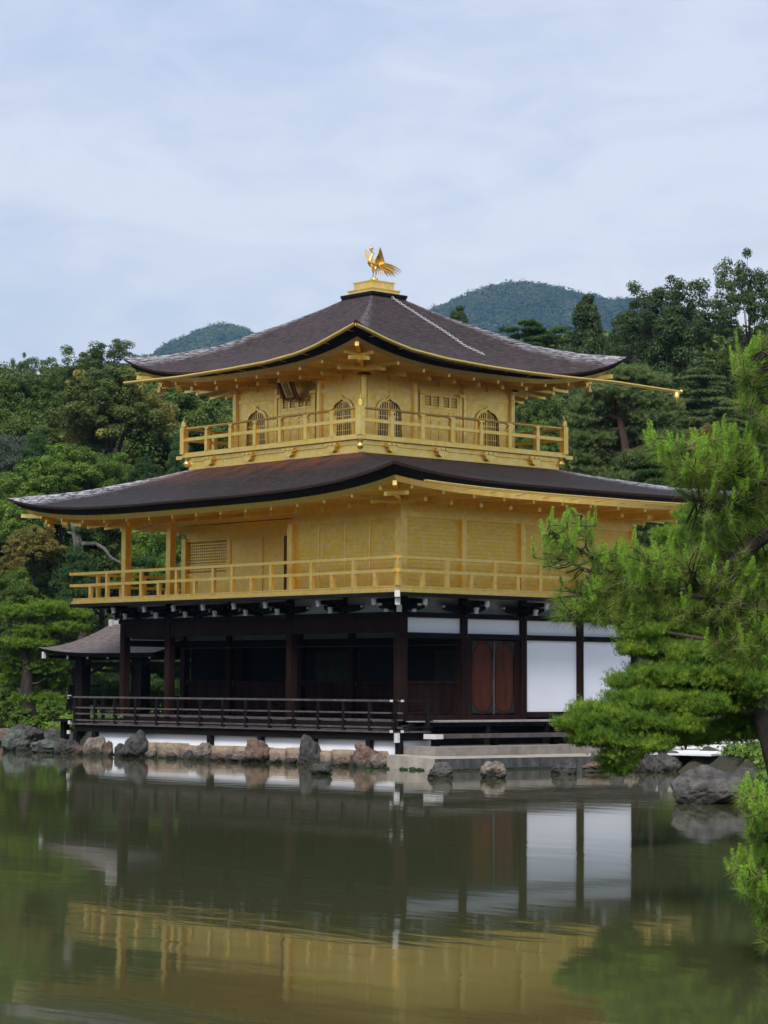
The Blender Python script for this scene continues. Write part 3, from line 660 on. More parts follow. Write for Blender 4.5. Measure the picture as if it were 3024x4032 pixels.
# brackets with white painted tips under the lower gallery
def bracket(F, u, lat=True):
    b = MB(); b.box(F, u-.11, u+.11, -.09, .13, 3.662, 3.78)
    b.box(F, u-.05, u+.05, .1, .46, 3.70, 3.80); b.box(F, u-.05, u+.05, .1, .86, 3.86, 3.96); b.box(F, u-.09, u+.09, .36, .52, 3.80, 3.86)
    if lat:
        b.prism(lambda a, o, z: F(u+a, o, z), [(-.75, 3.86), (.75, 3.86), (.75, 3.79), (.55, 3.72), (.25, 3.69), (-.25, 3.69), (-.55, 3.72), (-.75, 3.79)], .0, .10)
        b.prism(lambda a, o, z: F(u+a, o, z), [(-.5, 3.98), (.5, 3.98), (.5, 3.93), (.3, 3.87), (-.3, 3.87), (-.5, 3.93)], .42, .50)
    k = b.build('timber_bracket', WOOD, PAV)
    for o, z in ((.46, 3.75), (.86, 3.91)):
        w = MB()
        w.prism(lambda a, oo, zz: F(u+oo, o+a, zz), [(0, z+.055), (.075, z+.055), (.075, z+.01), (.045, z-.05), (.06, z-.105), (-.005, z-.10), (0, z-.03)], -.056, .056); w.build('painted_tip', TIPW, k)
    if lat:
        for s in (-1, 1): w = MB(); w.box(F, u+s*.75-.03, u+s*.75+.03, .02, .105, 3.79, 3.85); w.build('painted_tip', TIPW, k)
for u in (0, BAY, 2*BAY, 3*BAY, 4*BAY): bracket(F1E, u)
for u in (.0, 2.12, 4.24, 5.56, 6.89, 8.2, 9.54, 11.0): bracket(F1S, u)
for u in (0, BAY, 2*BAY): bracket(F1W, u, False)
b = MB(); P = lambda o, z: (o, -o, z)
b.beam(P(0, 3.75), P(.5, 3.75), .11, .1); b.beam(P(0, 3.91), P(.98, 3.91), .11, .1); bk = b.build('timber_bracket', WOOD, PAV)
b = MB(); b.beam(P(.48, 3.72), P(.58, 3.72), .12, .17); b.beam(P(.95, 3.87), P(1.06, 3.87), .12, .17); b.beam(P(1.00, 4.05), P(1.16, 4.05), .13, .16); b.build('painted_tip', TIPW, bk)

# ground floor gallery
b = MB(); b.box(F1S, -OV, LX+OV, 0.02, OV+.03, .69, .735); b.box(F1W, -.02, LY, .02, OV+.03, .69, .735); b.box(F1E, -OV+.02, .05, -.02, OV+.03, .691, .735)
GAL1 = b.build('veranda', WOODE, PAV)
b = MB(); b.box(F1S, -.98, LX+1.0, .86, .99, .50, .688); b.box(F1E, -.98, .1, .86, .99, .50, .688); b.box(F1W, -.98, LY, .86, .99, .50, .688); b.build('veranda_beam', WOOD, GAL1)
part('riser', WOOD, GAL1, (-.0, LX, -.02, .02, .735, .93), F=F1S)
def rail1(F, us, u_end0, u_end1):
    b = MB(); o = OV
    for z, h in ((1.465, .05), (1.17, .04), (1.0, .04)): b.box(F, u_end0, u_end1, o-.03, o+.03, z-h/2, z+h/2)
    b.box(F, u_end0, u_end1, o-.028, o+.028, .80, .84)
    b.build('veranda_rail', WOODE if F is F1S else WOOD, GAL1)
    for u in us: p = MB(); p.box(F, u-.04, u+.04, o-.038, o+.038, .737, 1.438); p.build('rail_post', WOOD, GAL1)
rail1(F1S, [-1.02+.9705*k for k in range(15)], -1.22, LX+1.2)
rail1(F1E, [-.04], -1.2, .12); rail1(F1W, [k*.97 for k in range(-1, 5)], -1.2, 4.0)
b = MB()
for z0, z1, r in ((1.44, 1.49, .035), (.70, .76, .04)):
    b.box(A, OV-.24, OV-.17, -OV-.045, -OV-.031, z0-.005, z1+.005) if 0 else None
    b.box(F1S, -1.245, -1.215, OV-.036, OV+.036, z0, z1); b.box(F1E, -1.245, -1.205, OV-.036, OV+.036, z0, z1)
b.box(F1S, -OV-.06, -OV+.06, OV+.031, OV+.045, .46, .69); b.box(F1E, -OV-.06, -OV+.05, OV+.031, OV+.045, .46, .69)
b.box(F1S, LX+1.2, LX+1.24, OV-.05, OV+.05, 1.42, 1.52); b.box(F1S, LX+1.05, LX+1.2, OV-.0, OV+.05, .70, .80); b.box(F1S, LX+1.15, LX+1.25, OV-.0, OV+.05, .42, .52)
b.build('white_cap', TIPW, GAL1)
for x in (1.0, -.08, -2.2, -4.32, -6.45, -9.65, -11.74, -12.66): b = MB(); b.box(A, x-.075, x+.075, -1.0, -.86, -.2, .5); b.build('support_post', WOOD, GAL1)
for y in (1.5, 3.4, 5.4, 7.4): b = MB(); b.box(A, -12.66, -12.5, y-.07, y+.07, -.1, .5); b.build('support_post', WOOD, GAL1)
part('base_plaster', WHITE, PAV, (-.92, LX+.2, .82, .86, -.1, .50), F=F1S); part('base_plaster', WHITE, PAV, (-.82, .2, .86, .90, .0, .50), F=F1E)
# east bench and step
b = MB(); b.box(F1E, .10, LY+.8, .05, .92, .935, .975); BEN = b.build('bench_deck', PLANK, PAV)
b = MB(); b.box(F1E, .12, LY+.8, .75, .85, .83, .934); b.box(F1E, .0, LY+.8, .3, .36, .2, .93); b.build('bench_beam', WOOD, BEN)
b = MB()
for u in (.14, 2.2, 4.3, 6.4): b.box(F1E, u-.06, u+.06, .74, .86, .25, .83)
b.build('bench_leg', WOOD, BEN)
b = MB(); b.box(F1E, -.28, LY+.4, 1.2, 1.6, .56, .66); st = b.build('step', WOODE, PAV)
b = MB()
for u in (-.1, 1.9, 4.0, 6.1): b.box(F1E, u-.07, u+.07, 1.3, 1.46, .3, .56)
b.build('step_leg', WOOD, st)
b = MB(); b.box(F1E, -.31, -.281, 1.19, 1.61, .545, .665); b.box(F1E, -.281, -.05, 1.601, 1.615, .548, .662); b.build('white_cap', TIPW, st)
# ------------------------------------------------------------------ fishing pavilion beside it
WZ = -0.14
FP = empty('fishing_pavilion', (0, 0, 0), 0, 'small open sided pavilion with a brown bark roof jutting out left of the gold building', 'pavilion')
def ellip(): pass
rows = []; x_w, x_e, ys, yn, yr = -18.75, -12.7, 1.75, 5.55, 3.65
NT, NSs = 24, 12; b = MB()
zz = lambda s: 2.86+.18*s+.74*s**1.7
# south slope, west hip, north slope as one bent sheet: from the eave up to the ridge
def sheet(p0, p1, r0, r1, l0, l1):
    m = MB(); rws = []
    for i in range(NSs+1):
        s = i/NSs; rw = []
        for j in range(NT+1):
            t = j/NT; e = np.array(p0)*(1-t)+np.array(p1)*t; q = np.array(r0)*(1-t)+np.array(r1)*t
            p = e*(1-s)+q*s; lift = (l0*(1-t)**5+l1*t**5)*(1-s)**2
            rw.append((p[0], p[1], zz(s)-.10*(1-s)+lift))
        rws.append(rw)
    return rws
ro = MB()
S_ = sheet((x_w, ys), (x_e, ys), (-17.3, yr), (x_e, yr), .20, .0); W_ = sheet((x_w, yn), (x_w, ys), (-17.3, yr), (-17.3, yr), .20, .20); N_ = sheet((x_e, yn), (x_w, yn), (x_e, yr), (-17.3, yr), 0, .20)
for rws in (S_, W_, N_): ro.grid(rws)
frf = ro.build('roof', mat('brown_bark_roof', (.055, .042, .040), .75, var=.5, vscale=5, bump=.5, bscale=14, stretch=(1,1,4), col2=(.15, .115, .105)), FP, True)
e = MB(); 
for rws in (S_, W_, N_): e.grid([rws[0], [(p[0]*.995-.06, p[1]+(3.65-p[1])*.04, p[2]-.11) for p in rws[0]], [(p[0]+( -15.5-p[0])*.06, p[1]+(3.65-p[1])*.14, p[2]-.13) for p in rws[0]]])
e.build('eave_edge', BLACKE, frf)
b = MB(); b.add([(x_w+.35, ys+.3, 2.70), (x_e, ys+.3, 2.66), (x_e, yn-.3, 2.66), (x_w+.35, yn-.3, 2.70)], [(0,1,2,3)]); b.build('soffit', WOOD, frf)
b = MB(); b.box(A, -17.35, x_e, yr-.13, yr+.13, 3.66, 3.80); b.box(A, -17.4, -17.22, yr-.19, yr+.19, 3.60, 3.84); b.build('ridge_cap', LEADW, frf)
for k in range(6):
    w = MB(); r_ = MB()
    x = -18.45+k*1.06; r_.box(A, x-.05, x+.05, ys+.2, 3.65, 2.62, 2.72)
    w.box(A, x-.045, x+.045, ys+.185, ys+.20, 2.59, 2.74) if k else w.beam((x-.1, ys+.1, 2.82), (x-.1, ys+.1, 2.62), .09, .09, (1,0,0))
    w.build('painted_tip', TIPW, r_.build('rafter', WOOD, FP))
for x in (-17.5, -14.4):
    for y in (2.6, 4.7): b = MB(); b.box(A, x-.17, x+.17, y-.17, y+.17, .1, 2.66); b.build('timber_column', WOOD, FP)
b = MB(); b.box(A, -17.6, -12, 2.52, 2.68, 2.38, 2.50); b.box(A, -17.6, -12, 4.62, 4.78, 2.38, 2.50); b.box(A, -17.58, -17.42, 2.6, 4.7, 2.38, 2.50); b.box(A, -18.2, -12.6, 2.5, 2.7, 2.56, 2.66); b.build('tie_beam', WOOD, FP)
b = MB(); b.box(A, -18.2, -12.5, 2.0, 5.3, .68, .76); b.build('deck', WOOD, FP)
b = MB()
for z in (1.05, 1.35): b.box(A, -18.2, -12.5, 5.2, 5.26, z-.03, z+.03)
for k in range(7): x = -18.1+k*.92; b.box(A, x-.04, x+.04, 5.19, 5.27, .76, 1.35)
b.build('railing', WOOD, FP)
for x in (-18.0, -16.2, -14.4): b = MB(); b.box(A, x-.1, x+.1, 2.2, 2.4, -.4, .68); b.build('support_post', WOOD, FP)

# ------------------------------------------------------------------ phoenix, plaque, chain, bells
PHO = empty('phoenix_statue', (CX, CY, 13.085), 0, 'golden phoenix statue with raised wings and streaming tail standing on top of the highest roof', 'statue')
Q = lambda x, f, z: (x, -f, z)           # f is forward (south)
b = MB(); b.lathe((0, 0, 0), [(0, .13), (.03, .14), (.06, .10), (.10, .12), (.125, .11)], 14); b.build('pedestal', GP, PHO, True)
b = MB()
b.tube([Q(0, -.20, .50), Q(0, -.13, .51), Q(0, -.02, .515), Q(0, .09, .53), Q(0, .155, .575), Q(0, .165, .63), Q(0, .12, .70), Q(0, .075, .77), Q(0, .07, .84), Q(0, .085, .90), Q(0, .115, .935)], [.02, .07, .095, .10, .08, .058, .042, .033, .028, .028, .03], 10)
b.lathe(Q(0, .12, .915), [(0, .012), (.02, .042), (.045, .048), (.075, .035), (.09, .01)], 8)
b.tube([Q(0, .15, .945), Q(0, .19, .945), Q(0, .225, .93)], [.022, .014, .003], 6)
for k in range(5): b.tube([Q(0, .125-.022*k, .975), Q(0, .125-.030*k, 1.025-.008*(k-1)**2)], [.015, .007], 5)
b.tube([Q(0, .05, .84), Q(0, .02, .83), Q(0, .0, .85)], [.02, .03, .012], 6); b.tube([Q(0, .16, .91), Q(0, .165, .87)], [.015, .018], 6)
for s in (-1, 1):
    b.tube([Q(.045*s, -.02, .46), Q(.05*s, 0, .36), Q(.05*s, -.02, .28), Q(.05*s, 0, .125)], [.055, .035, .017, .015], 7)
    for a in (-.5, 0, .5): b.tube([Q(.05*s, 0, .135), Q(.05*s+.06*math.sin(a), .06*math.cos(a), .128)], [.012, .006], 5)
b.build('body', GP, PHO, True)
for s in (-1, 1):
    b = MB(); root = np.array(Q(.07*s, .04, .56)); n = 9
    for k in range(n):
        q = k/(n-1); tip = np.array(Q((.16+.16*(1-q))*s, .06-.34*q, .98-.40*q**1.3)); st_ = root+np.array(Q(0, -.17*q, -.05*q))
        mid = (st_+tip)/2+np.array((.07*s, 0, .0)); d = tip-st_; d /= np.linalg.norm(d); sd2 = np.cross(d, (s, 0, 0)); sd2 /= np.linalg.norm(sd2)
        pts = [st_-sd2*.028, mid-sd2*.036, tip, mid+sd2*.036, st_+sd2*.028]; off = np.array((.008*s, 0, 0))
        b.add([p-off for p in pts]+[p+off for p in pts], [(0,1,2,3,4), (5,6,7,8,9)]+[(i, (i+1) % 5, 5+(i+1) % 5, 5+i) for i in range(5)])
    b.build('wing', GP, PHO)
b = MB(); rt = random.Random(5)
for k in range(15):
    a = (k-7)/7; q = (k*4 % 15)/14
    p0 = Q(.02*a, -.16, .52); p1 = Q(.08*a, -.30, .70-.22*q); p2 = Q(.18*a, -.62+.10*q, .64-.32*q); p3 = Q(.26*a, -.95+.30*q+rt.uniform(-.04, .04), .44-.20*q)
    pp = [np.array(p) for p in (p0, p1, p2, p3)]; path = [((1-t)**3)*pp[0]+3*t*(1-t)**2*pp[1]+3*t*t*(1-t)*pp[2]+t**3*pp[3] for t in np.linspace(0, 1, 9)]
    b.tube(path, [.010, .017, .020, .022, .023, .022, .020, .014, .003], 5)
for k in range(5): b.tube([Q(.03*(k-2), -.14, .48), Q(.05*(k-2), -.2-.02*k, .38), Q(.05*(k-2), -.18-.03*k, .25)], [.014, .014, .004], 5)
b.build('tail', GP, PHO, True)

PLQ = empty('plaque', (X3-W3/2, Y3-.42, 9.90), 0, 'dark tilted name plaque with three black characters on gold hung under the top eaves', 'plaque')
tl = R(-38)
def PQ(a, o, z): # tilt top forward
    return (a, -(o*math.cos(tl) - z*math.sin(-tl))*1.0, z*math.cos(tl) + o*math.sin(tl)) if 0 else (a*1.0, -(o*math.cos(.45)+z*.86*math.sin(.45)), z*.86*math.cos(.45)-o*math.sin(.45))
b = MB(); b.box(PQ, -.26, .26, -.03, .0, -.40, .40); b.build('board', INK, PLQ)
b = MB()
for s in (-1, 1): b.prism(PQ, [(s*.26, -.40), (s*.29, -.46), (s*.33, -.50), (s*.30, -.3), (s*.32, 0), (s*.29, .3), (s*.32, .46), (s*.26, .40)], -.04, .03)
b.prism(PQ, [(-.38, -.50), (-.2, -.46), (0, -.52), (.2, -.46), (.38, -.50), (.26, -.40), (-.26, -.40)], -.04, .03); b.prism(PQ, [(-.36, .46), (0, .49), (.36, .46), (.26, .40), (-.26, .40)], -.04, .03)
b.build('flared_frame', mat('red_lacquer', (.16, .05, .025), .5, var=.3), PLQ)
b = MB(); b.box(PQ, -.15, .15, .001, .012, -.36, .36); b.build('gold_field', G1, PLQ)
b = MB()
for (a0, a1, c0, c1) in ((-.165, -.15, -.375, .375), (.15, .165, -.375, .375), (-.15, .15, .36, .375), (-.15, .15, -.375, -.36)): b.box(PQ, a0, a1, .001, .016, c0, c1)
b.build('inner_frame', GP, PLQ)
cu = bpy.data.curves.new('lettering', 'FONT'); cu.body = '究\n竟\n頂'; cu.size = .245; cu.align_x = 'CENTER'; cu.space_line = .92; cu.extrude = .003
to = bpy.data.objects.new('lettering', cu); COL.objects.link(to); bpy.context.view_layer.update()
me = bpy.data.meshes.new_from_object(to.evaluated_get(bpy.context.evaluated_depsgraph_get())); bpy.data.objects.remove(to)
co = np.array([v.co[:] for v in me.vertices]) if len(me.vertices) else np.zeros((1, 3))
cyc = (co[:, 1].max()+co[:, 1].min())/2
for v in me.vertices: v.co = PQ(v.co[0], .017+v.co[2], v.co[1]-cyc)
me.materials.append(INKB); to = bpy.data.objects.new('lettering', me); COL.objects.link(to); to.parent = PLQ

def roof3_z(x, y):
    r = max(abs(x-CX), abs(y-CY)); s = (5.0-r)/4.38; t = min(abs(x-CX), abs(y-CY))/r
    hz = np.interp(s, [0, f(4.1), f(3.09), f(2.42), f(1.754), f(1.086), 1], [10.98, 11.07, 11.32, 11.65, 11.96, 12.313, 12.60])
    return float(hz - (10.98-10.19)*(1-s)**1.6*(1-t**3))
def on_east(U, V):
    d = 50.0; D = ray(U, V)
    for k in range(4000):
        p = CAM+D*d
        if p[0] < CX+5.0 and p[2] < roof3_z(p[0], p[1])+.02: return p
        d += .005
    return p
b = MB(); c0, c1 = on_east(1542, 1172), on_east(1908, 1399); n = 46
pts = []
for k in range(n+1):
    q = k/n; x = c0[0]+(c1[0]-c0[0])*q; y = c0[1]+(c1[1]-c0[1])*q; pts.append(np.array((x, y, roof3_z(x, y)+.035)))
for k in range(n):
    m_ = (pts[k]+pts[k+1])/2; d = pts[k+1]-pts[k]; L_ = np.linalg.norm(d)*.72; d /= np.linalg.norm(d); sd2 = np.cross(d, (0, 0, 1)); sd2 /= np.linalg.norm(sd2); u2 = np.cross(sd2, d)
    w2 = sd2 if k % 2 else u2
    b.tube([m_+d*L_*math.cos(a)+w2*.028*math.sin(a) for a in np.linspace(0, 2*math.pi, 11)], .008, 5, cap=False)
tag(b.build('chain', STEEL, None, True), 'pale metal chain lying down the right hand slope of the upper roof', 'chain')
def bell(x, y, z, label, s=1.0):
    o = empty('wind_bell', (x, y, z), 0, label, 'bell', 'wind bells at the eave corners'); b = MB()
    b.lathe((0, 0, -.30*s), [(0, .085*s), (.03*s, .082*s), (.10*s, .062*s), (.19*s, .055*s), (.23*s, .035*s), (.25*s, .01*s)], 10); b.build('bell_body', GP, o, True)
    b = MB(); b.tube([(0, 0, -.06*s), (0, 0, .08)], .012, 5); b.build('hanger', GP, o)
bell(CX-H3-1.52, CY-H3-1.52, 10.28, 'small gold bell hanging under the left corner of the upper eaves'); bell(CX+H3+1.52, CY+H3+1.52, 10.28, 'small gold bell hanging under the right corner of the upper eaves near the water spout')
bell(-LX-1.55, -1.55, 6.58, 'small gold bell hanging under the left corner of the lower eaves')

# ------------------------------------------------------------------ water, land
def lerp_tab(x, tab): return np.interp(x, [a for a, _ in tab], [b for _, b in tab])
SHORE = [(-6000, 45), (-2500, 62), (-600, 78), (0, 84), (240, 80), (300, 69.5), (1480, 60.4), (1560, 59.6), (2150, 62), (2420, 60.5), (2560, 57.5), (2750, 56), (2880, 53.0), (3000, 50), (3035, 46), (3085, 28), (3180, 22), (3260, 16), (4400, 13), (6500, 8)]
from mathutils import noise as mn
def land_z(U, d, x, y):
    s = float(lerp_tab(U, SHORE)); k = d-s
    if d < 3.5: k = max(k, 3.5-d)
    k = max(k, math.hypot(x-5, y+10)-54) if (d < 0 or U < -700 or U > 3700) else k
    if k < 0: return max(-1.6, -.25+.35*k)
    z = -.25+.45*min(1, k/.5)+.30*min(1, k/6)
    if d > 92: z += min((d-92)*.085, 9.0)
    if U > 2420 and k > .7 and d < 80: z = .24
    if abs(x+5.8) < 9 and abs(y-4) < 7.5 and z > .05: z = .05
    return z+.10*mn.noise((x*.35, y*.35, 0))*min(1, max(0, k))*(0 if U > 2420 and d < 80 else 1)
RING = True
Us = np.concatenate([np.linspace(-30000, -3000, 10), np.linspace(-2600, 5600, 84), np.linspace(6500, 34000, 10)]); ds = np.concatenate([np.linspace(.4, 40, 34), np.linspace(40.6, 92, 90), np.geomspace(93, 4500, 40)])
b = MB(); rows = []
for d in ds:
    row = []
    for U in Us:
        p = CAM+(FW*1.0+RT*(U-1512)/FOC)*d; row.append((p[0], p[1], land_z(U, d, p[0], p[1])))
    rows.append(row)
b.grid(rows)
GROUND = mat('mossy_earth', (.014, .022, .008), .95, var=.4, vscale=1.2, bump=.5, bscale=6, col2=(.04, .036, .02))
tag(b.build('ground', GROUND, None, True), kind='structure')
back = MB(); c_ = CAM; back.add([(c_[0]-60*FW[0]*-1+0, 0, 0)], []) if 0 else None
m = bpy.data.materials.new('pond_water'); m.use_nodes = True; t = m.node_tree; pb = t.nodes['Principled BSDF']
pb.inputs['Base Color'].default_value = (.056, .064, .027, 1); pb.inputs['Roughness'].default_value = .042; pb.inputs['IOR'].default_value = 1.33; pb.inputs['Specular IOR Level'].default_value = .5
tcw = N(t, 'ShaderNodeTexCoord'); mpw = N(t, 'ShaderNodeMapping'); mpw.inputs['Rotation'].default_value = (0, 0, YAW*-1); mpw.inputs['Scale'].default_value = (.55, 1.6, 1)
t.links.new(tcw.outputs['Object'], mpw.inputs['Vector'])
nw = N(t, 'ShaderNodeTexNoise'); nw.inputs['Scale'].default_value = 1.1; nw.inputs['Detail'].default_value = 3; nw.inputs['Roughness'].default_value = .5; t.links.new(mpw.outputs[0], nw.inputs['Vector'])
nb_ = N(t, 'ShaderNodeTexNoise'); nb_.inputs['Scale'].default_value = .09; nb_.inputs['Detail'].default_value = 2; t.links.new(mpw.outputs[0], nb_.inputs['Vector'])
rb = N(t, 'ShaderNodeValToRGB'); rb.color_ramp.elements[0].position = .38; rb.color_ramp.elements[0].color = (.25, .25, .25, 1); rb.color_ramp.elements[1].position = .66; t.links.new(nb_.outputs['Fac'], rb.inputs['Fac'])
mw = N(t, 'ShaderNodeMath', operation='MULTIPLY'); t.links.new(nw.outputs['Fac'], mw.inputs[0]); t.links.new(rb.outputs[0], mw.inputs[1])
bw = N(t, 'ShaderNodeBump'); bw.inputs['Strength'].default_value = .08; bw.inputs['Distance'].default_value = .05; t.links.new(mw.outputs[0], bw.inputs['Height']); t.links.new(bw.outputs[0], pb.inputs['Normal'])
b = MB(); P4 = []
for U, d in ((-9000, 3), (-9000, 110), (7500, 110), (7500, 3)):
    p = CAM+(FW+RT*(U-1512)/FOC)*d; P4.append((p[0], p[1], WZ))
b.add(P4, [(0, 1, 2, 3)]); tag(b.build('pond', m), kind='structure')

# ------------------------------------------------------------------ stone edge, landing, rocks
STONE = [mat('tan_stone', (.15, .115, .085), .9, vscale=4, detail=9, bump=.8, bscale=9, col2=(.33, .255, .19)), mat('dark_rock', (.018, .018, .020), .9, vscale=6, detail=9, bump=1, bscale=9, col2=(.075, .070, .070)),
         mat('greenish_rock', (.030, .040, .036), .9, vscale=6, detail=9, bump=1, bscale=8, col2=(.12, .14, .13)), mat('brown_rock', (.045, .030, .024), .9, vscale=6, detail=9, bump=1, bscale=9, col2=(.19, .125, .095)),
         mat('lichen_rock', (.020, .017, .020), .9, vscale=4.5, detail=13, bump=1, bscale=16, col2=(.125, .12, .108)), mat('grey_tan_rock', (.07, .058, .05), .9, vscale=6, detail=9, bump=1, bscale=9, col2=(.24, .20, .165))]
def wet(m, z0=-.13, z1=.02):
    "stone soaked dark for a hand's breadth above the water, with an uneven tide mark"
    t = m.node_tree; b = t.nodes['Principled BSDF']; src = b.inputs['Base Color'].links[0].from_socket
    ge = N(t, 'ShaderNodeNewGeometry'); sp = N(t, 'ShaderNodeSeparateXYZ'); t.links.new(ge.outputs['Position'], sp.inputs[0])
    no = N(t, 'ShaderNodeTexNoise'); no.inputs['Scale'].default_value = 5; t.links.new(ge.outputs['Position'], no.inputs['Vector'])
    a = N(t, 'ShaderNodeMath', operation='MULTIPLY_ADD'); a.inputs[1].default_value = -.16; t.links.new(no.outputs['Fac'], a.inputs[0]); t.links.new(sp.outputs[2], a.inputs[2])
    r_ = N(t, 'ShaderNodeMapRange'); r_.inputs['From Min'].default_value = z0-.06; r_.inputs['From Max'].default_value = z1-.06; r_.inputs['To Min'].default_value = .0; t.links.new(a.outputs[0], r_.inputs['Value'])
    mx_ = N(t, 'ShaderNodeMixRGB'); mx_.inputs[1].default_value = (.022, .024, .016, 1); t.links.new(r_.outputs[0], mx_.inputs['Fac']); t.links.new(src, mx_.inputs[2]); t.links.new(mx_.outputs[0], b.inputs['Base Color'])
for m_ in STONE: wet(m_)
def stone_geo(size, seed, sub=4, rough=.42, ang=.9):
    bm = bmesh.new(); bmesh.ops.create_icosphere(bm, subdivisions=sub, radius=1.0); r_ = random.Random(seed); off = Vector((r_.uniform(-50, 50), r_.uniform(-50, 50), r_.uniform(-50, 50)))
    planes = [(Vector((r_.gauss(0, 1), r_.gauss(0, 1), r_.gauss(0, .7))).normalized(), r_.uniform(.55, .9)) for _ in range(11)]
    for v in bm.verts:
        d = v.co.normalized(); k = 1.0
        for n_, h in planes:
            q = d.dot(n_)
            if q > .01: k = min(k, (h/q)*ang+(1-ang)*max(k, .1) if h/q < k else k)
        k *= 1+rough*(mn.fractal(d*1.6+off, 1.0, 2.1, 4)*.5) - rough*.45*abs(mn.noise(d*2.6+off))+rough*.16*mn.noise(d*7+off)+.022*mn.noise(d*15+off)
        v.co = d*k
    vs = [(v.co.x*size[0], v.co.y*size[1], v.co.z*size[2]) for v in bm.verts]; fs = [tuple(v.index for v in f_.verts) for f_ in bm.faces]; bm.free()
    return vs, fs
def rock(x, y, z, size, seed, m, label, rz=0, group=None, **kw):
    b = MB(); b.add(*stone_geo(size, seed, **kw)); o = b.build('rock', STONE[m], None, True); o.location = (x, y, z); o.rotation_euler = (0, 0, rz); return tag(o, label, 'rock', group)
FR = YAW*-1                                                  # local x along the picture
# retaining wall of dressed blocks under the south gallery
wb = MB(); r_ = random.Random(3); x = .55
while x > -9.2:
    L_ = r_.uniform(.7, 1.3); h = r_.uniform(.20, .27)
    x0 = max(x-L_, -9.3)
    bm = bmesh.new(); bmesh.ops.create_cube(bm, size=1.0); bmesh.ops.scale(bm, verts=bm.verts, vec=(x-x0-.02, .45, .48+h-.22)); bmesh.ops.bevel(bm, geom=bm.edges[:], offset=.035, segments=2, affect='EDGES'); bmesh.ops.subdivide_edges(bm, edges=[e for e in bm.edges if e.calc_length() > .3], cuts=3, use_grid_fill=True)
    off = Vector((x*3, 7, 1))
    vs = [(v.co.x+(x+x0)/2+.02*mn.noise(v.co*6+off), v.co.y-1.02+.035*mn.noise(v.co*4+off), v.co.z-.02+(h-.22)/2+.02*mn.noise(v.co*5-off)) for v in bm.verts]; wb.add(vs, [tuple(v.index for v in f_.verts) for f_ in bm.faces]); bm.free(); x = x0
tag(wb.build('stone_wall', STONE[0], None, True), 'low wall of tan stone blocks at the water under the long veranda', 'wall')
# landing platform on the east side
pl = MB(); poly = [(1.25, -1.55), (2.0, -1.72), (3.2, -1.80), (3.30, .4), (3.45, 3.0), (3.5, 8.6), (.9, 8.6), (.9, -1.0)]
n = len(poly); zt = lambda q: .13+.05*max(0, min(1, (3.4-q[0])/1.4))
vs = [(a, c, zt((a, c))) for a, c in poly]+[(a+.02, c-.01, -.6) for a, c in poly]
pl.add(vs, [tuple(range(n))]+[(i, (i+1) % n, n+(i+1) % n, n+i) for i in (0, 1, 5, 6, 7)])
po = pl.build('landing_platform', mat('pale_platform_stone', (.26, .225, .19), .9, vscale=2.2, bump=.35, bscale=12, col2=(.40, .36, .31)), None)
tag(po, 'flat pale stone landing platform along the right side of the building', 'platform')
b = MB(); b.box(A, .95, 2.2, -.85, 8.7, .0, .37); b.build('kerb', mat('kerb_stone', (.22, .20, .175), .9, var=.25, vscale=3, bump=.3), po)
b = MB(); b.box(A, 3.0, 3.42, -1.4, 8.5, -.5, -.09); b.build('footing', STONE[3], po)
b = MB(); b.add([vs[i] for i in (2, 3, 4, 5)]+[vs[n+i] for i in (2, 3, 4, 5)], [(i, i+1, 5+i, 4+i) for i in range(3)]); b.build('stained_front', mat('stained_stone', (.025, .026, .026), .8, vscale=5, stretch=(1,1,.4), bump=.4, col2=(.10, .10, .095)), po)
